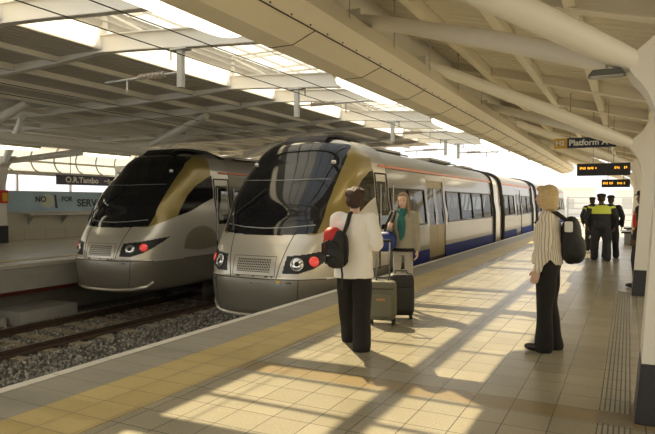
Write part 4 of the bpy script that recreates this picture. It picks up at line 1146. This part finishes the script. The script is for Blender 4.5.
# guards walking away
def guard(label, loc, rz, sc, hv=True, red=False, stride=.12, cap=True, fd=(0, 1, 0), grp='uniformed guards'):
    A = base_pose(torso_cloth=[(0, 0, .84, .205, .155), (0, 0, .95, .205, .155), (0, 0, 1.06, .20, .15), (0, .0, 1.2, .21, .15), (0, 0, 1.32, .215, .13), (0, -.01, 1.39, .17, .10), (0, -.01, 1.45, .08, .07)],
        armL=((-.19, 0, 1.375), (-.29, -.04, 1.13), (-.27, .06, .90)), armR=((.19, 0, 1.375), (.29, -.04, 1.13), (.27, .06, .90)), sleeve=(.085, .08, .068, .055),
        legL=((-.09, 0, .86), (-.12, .06, .47), (-.14, stride, .085), (-.16, stride+.12, .04)), legR=((.09, 0, .86), (.12, .0, .47), (.13, -stride, .085), (.15, -stride+.12, .04)), trouser_r=(.112, .108, .09, .085, .08))
    t, P, R, L = person(label, loc, rz, sc, A, ('uniform', 'jacket'), 'uniform', 'shoe', skin='skin_d', face_dir=fd, group=grp)
    hair_blob([(0, -.03, .03, .082, .09, .07), (0, -.055, -.02, .075, .055, .07)], 'hair_brown', L, P, R, amp=.002)
    if cap:
        c = MB(); c.sell(P(0, -.01, .085), (.098, .108, .055), .8, 20, 10, 0, R); c.sell(P(0, .085, .055), (.075, .06, .010), 1, 16, 8, 0, R); c.build('cap', M['uniform'], remesh=.008, smooth_it=1, **L)
    if hv:
        MB().loft([(0, 0, 1.20, .222, .165), (0, 0, 1.32, .226, .146), (0, -.01, 1.40, .175, .11), (0, -.01, 1.425, .12, .09)], 32, e=.92).sell((.2, 0, 1.36), (.09, .10, .06)).sell((-.2, 0, 1.36), (.09, .10, .06)).build('yellow_yoke', M['hivis'], remesh=.012, smooth_it=1, **L)
    if red:
        MB().loft([(0, 0, .92, .215, .165), (0, 0, 1.06, .212, .162), (0, 0, 1.22, .222, .163), (0, 0, 1.34, .222, .142), (0, -.01, 1.41, .12, .10)], 32, e=.92).build('red_vest', M['vest_red'], remesh=.012, smooth_it=1, **L)
        MB().loft([(0, 0, 1.30, .23, .148), (0, -.01, 1.40, .175, .11)], 32, e=.92).build('yellow_shoulder', M['hivis'], smooth=True, **L)
        MB().loft([(0, 0, 1.02, .218, .166), (0, 0, 1.06, .218, .168)], 32, e=.92).build('reflective_band', M['hivis'], smooth=True, **L)
    return t
g1 = guard('guard in dark uniform with yellow shoulders and cap walking away down the platform', (-.66, 17.4, 0), rad(4), 1.04)
g1.scale = (1.22, 1.15, 1.04)
guard('guard in dark uniform close beside and just ahead of the yellow-shouldered one, on his right', (-.45, 18.25, 0), rad(-4), 1.02, hv=False, stride=-.1)
guard('distant guard with yellow shoulders, mostly hidden behind the two walking guards', (-1.04, 20.6, 0), rad(0), 1.0, grp='uniformed guards')
guard('guard in red vest and cap half hidden behind the second pillar', (.235, 12.2, 0), rad(75), 1.03, hv=False, red=True, stride=.05)

# ---- bags
def rounded(c, r, e=.35): return MB().sell(c, r, e, 32, 16)
# red and black rucksack on the white-shirt woman's left shoulder
t = thing('rucksack', 'small red and black rucksack hanging from the left shoulder of the woman in white', 'rucksack', (-2.70, 5.42, 1.0)); RK0 = len(bpy.data.objects)
pk = MB(); pk.sell((-2.83, 5.44, 1.06), (.12, .11, .20), .7, 24, 14); pk.sell((-2.81, 5.36, .98), (.095, .06, .11), .8, 20, 12)
pk.build('pack_body', M['pack_black'], t, remesh=.010, smooth_it=2)
pk = MB(); pk.sell((-2.87, 5.43, 1.19), (.085, .105, .10), .8, 20, 12); pk.sell((-2.935, 5.44, 1.10), (.04, .07, .09), .8, 20, 12)
pk.build('red_top', M['pack_red'], t, remesh=.010, smooth_it=2)
st = MB().tube([(-2.79, 5.50, 1.18), (-2.75, 5.53, 1.32), (-2.755, 5.60, 1.42), (-2.76, 5.70, 1.44), (-2.77, 5.80, 1.36)], [.020, .024, .024, .024, .018], 8)
st.build('shoulder_strap', M['pack_black'], t, smooth=True)
MB().tube([(-2.74, 5.42, 1.24), (-2.69, 5.40, 1.10), (-2.70, 5.42, .94), (-2.74, 5.44, .90)], .012, 8).build('loose_strap', M['pack_black'], t, smooth=True)
MB().tube([(-2.76, 5.40, .92), (-2.74, 5.39, .80), (-2.76, 5.40, .66)], .011, 8).build('hanging_strap', M['pack_black'], t, smooth=True)
MB().tube([(-2.95, 5.36, 1.02), (-2.92, 5.30, 1.12), (-2.84, 5.28, 1.16), (-2.76, 5.32, 1.10)], .012, 8).build('compression_strap', M['pack_black'], t, smooth=True)
MB().tube([(-2.90, 5.33, .92), (-2.86, 5.28, 1.00), (-2.78, 5.29, 1.0), (-2.73, 5.36, .93)], .010, 8).build('compression_strap', M['pack_black'], t, smooth=True)
for ob in list(t.children): ob.location = (.155, .0, .01)
# black backpack of the woman in profile
t = thing('backpack', 'rounded black backpack with a white luggage tag on the back of the striped-shirt woman', 'backpack', (-.50, 6.6, 1.2))
bx, by = -.52, 6.57
pk = MB(); pk.sell((bx-.01, by, 1.16), (.105, .145, .25), .85, 28, 16); pk.sell((bx+.03, by, 1.07), (.105, .14, .15), .8, 24, 12); pk.build('pack_body', M['pack_black'], t, remesh=.011, smooth_it=3)
MB().tube([(bx+.165, by-.08, 1.19), (bx+.17, by, 1.21), (bx+.165, by+.08, 1.19)], .006, 6).build('zip', M['galv'], t, smooth=True)
for dy in (-.10, .10):
    st = MB(); st.tube([(bx-.05, by+dy, 1.36), (bx-.16, by+dy, 1.445), (bx-.28, by+dy*1.1, 1.43), (bx-.35, by+dy*1.15, 1.33)], .016, 8)
    st.build('shoulder_strap', M['pack_black'], t, smooth=True)
MB().sell((bx-.02, by-.165, 1.305), (.040, .008, .055), .3, 12, 8).build('luggage_tag', M['sign_white'], t, smooth=True)
# blue bag held by the girl
t = thing('holdall', 'soft blue holdall hanging from the arm of the blond young woman', 'bag', (-3.10, 7.85, .95))
pk = MB(); pk.sell((-3.08, 7.88, 1.00), (.14, .11, .135), .7, 24, 14); pk.sell((-3.10, 7.84, .93), (.12, .10, .08), .8, 20, 10); pk.build('bag_body', M['bag_blue'], t, remesh=.010, smooth_it=2)
MB().tube([(-3.13, 7.9, 1.08), (-3.10, 7.93, 1.24), (-3.02, 7.95, 1.42)], .018, 8).build('strap', M['pack_black'], t, smooth=True)
# grey suitcase with raised handle
def case(name, label, loc, rz, w, d, h, m, handle, trim):
    t = thing(name, label, 'suitcase', loc, rz); L = dict(parent=t, local=True)
    z0 = .055
    rounded((0, 0, z0+h/2), (w/2, d/2, h/2), .28).build('shell', M[m], smooth=True, **L)
    rounded((0, -d/2+.0, z0+h*.40), (w*.40, .035, h*.30), .3).build('front_pocket', M[m], smooth=True, **L)
    for s in (1, -1):
        MB().box(s*(w/2-.035)-.02, s*(w/2-.035)+.02, d/2-.10, d/2-.02, .0, .09).build('corner_guard', M['rubber'], bevel=.008, **L)
        MB().tube([(s*(w/2-.04)-.014, -d/2+.07, .03), (s*(w/2-.04)+.014, -d/2+.07, .03)], .03, 18).build('wheel', M['rubber'], smooth=True, **L)
    MB().tube([(-.08, 0, z0+h), (-.075, 0, z0+h+.035), (.075, 0, z0+h+.035), (.08, 0, z0+h)], .010, 8).build('top_grip', M['rubber'], smooth=True, **L)
    MB().box(-w/2+.02, w/2-.02, -d/2-.008, -d/2+.005, z0+h*.80, z0+h*.82).build('zip', M['rubber'], **L)
    if handle:
        MB().tube([(-.085, d/2-.05, z0+h-.02), (-.085, d/2-.05, z0+h+handle)], .010, 8).tube([(.085, d/2-.05, z0+h-.02), (.085, d/2-.05, z0+h+handle)], .010, 8).build('telescopic_handle', M['chrome'], smooth=True, **L)
        MB().sell((0, d/2-.05, z0+h+handle), (.115, .02, .02), .5, 16, 8).build('handle_grip', M['rubber'], smooth=True, **L)
    if trim: MB().box(-.055, .055, -d/2-.040, -d/2-.032, z0+h*.52, z0+h*.58).build('badge', M['badge'], **L)
    return t
case('suitcase', 'grey trolley suitcase with raised metal handle and small orange badge', (-2.80, 7.02, 0), rad(14), .36, .22, .50, 'case_grey', .50, True)
case('suitcase', 'black upright trolley suitcase in front of the blond young woman', (-2.70, 7.44, 0), rad(26), .34, .24, .55, 'case_black', 0, False)
#ENDPEOPLE#

# ------------------------------------------------------------------ light, sky, camera
w = bpy.data.worlds.new('World'); bpy.context.scene.world = w; w.use_nodes = True
bg = w.node_tree.nodes['Background']; bg.inputs[0].default_value = (1., .985, .95, 1); bg.inputs[1].default_value = 1.25
sd = bpy.data.lights.new('sun', 'SUN'); sd.energy = 11.5; sd.angle = rad(.6); sd.color = (1, .80, .49)
so = bpy.data.objects.new('sun', sd); C.objects.link(so)
sv = Vector((-.70, .58, 1.)).normalized(); so.rotation_euler = sv.to_track_quat('Z', 'Y').to_euler(); so.location = sv*40

cd = bpy.data.cameras.new('camera'); cd.sensor_width = 36; cd.lens = 590*36/655; cd.clip_start = .05; cd.clip_end = 500
co = bpy.data.objects.new('camera', cd); C.objects.link(co); co.location = (0, 0, 1.55)
co.rotation_euler = (PI/2-rad(1.408), 0, rad(27.068))
bpy.context.scene.camera = co
vs_ = bpy.context.scene.view_settings; vs_.view_transform = 'Standard'; vs_.look = 'None'; vs_.exposure = .12; vs_.gamma = 1.; vs_.use_curve_mapping = False
bpy.context.scene.cycles.max_bounces = 8
bpy.context.scene.cycles.transparent_max_bounces = 16
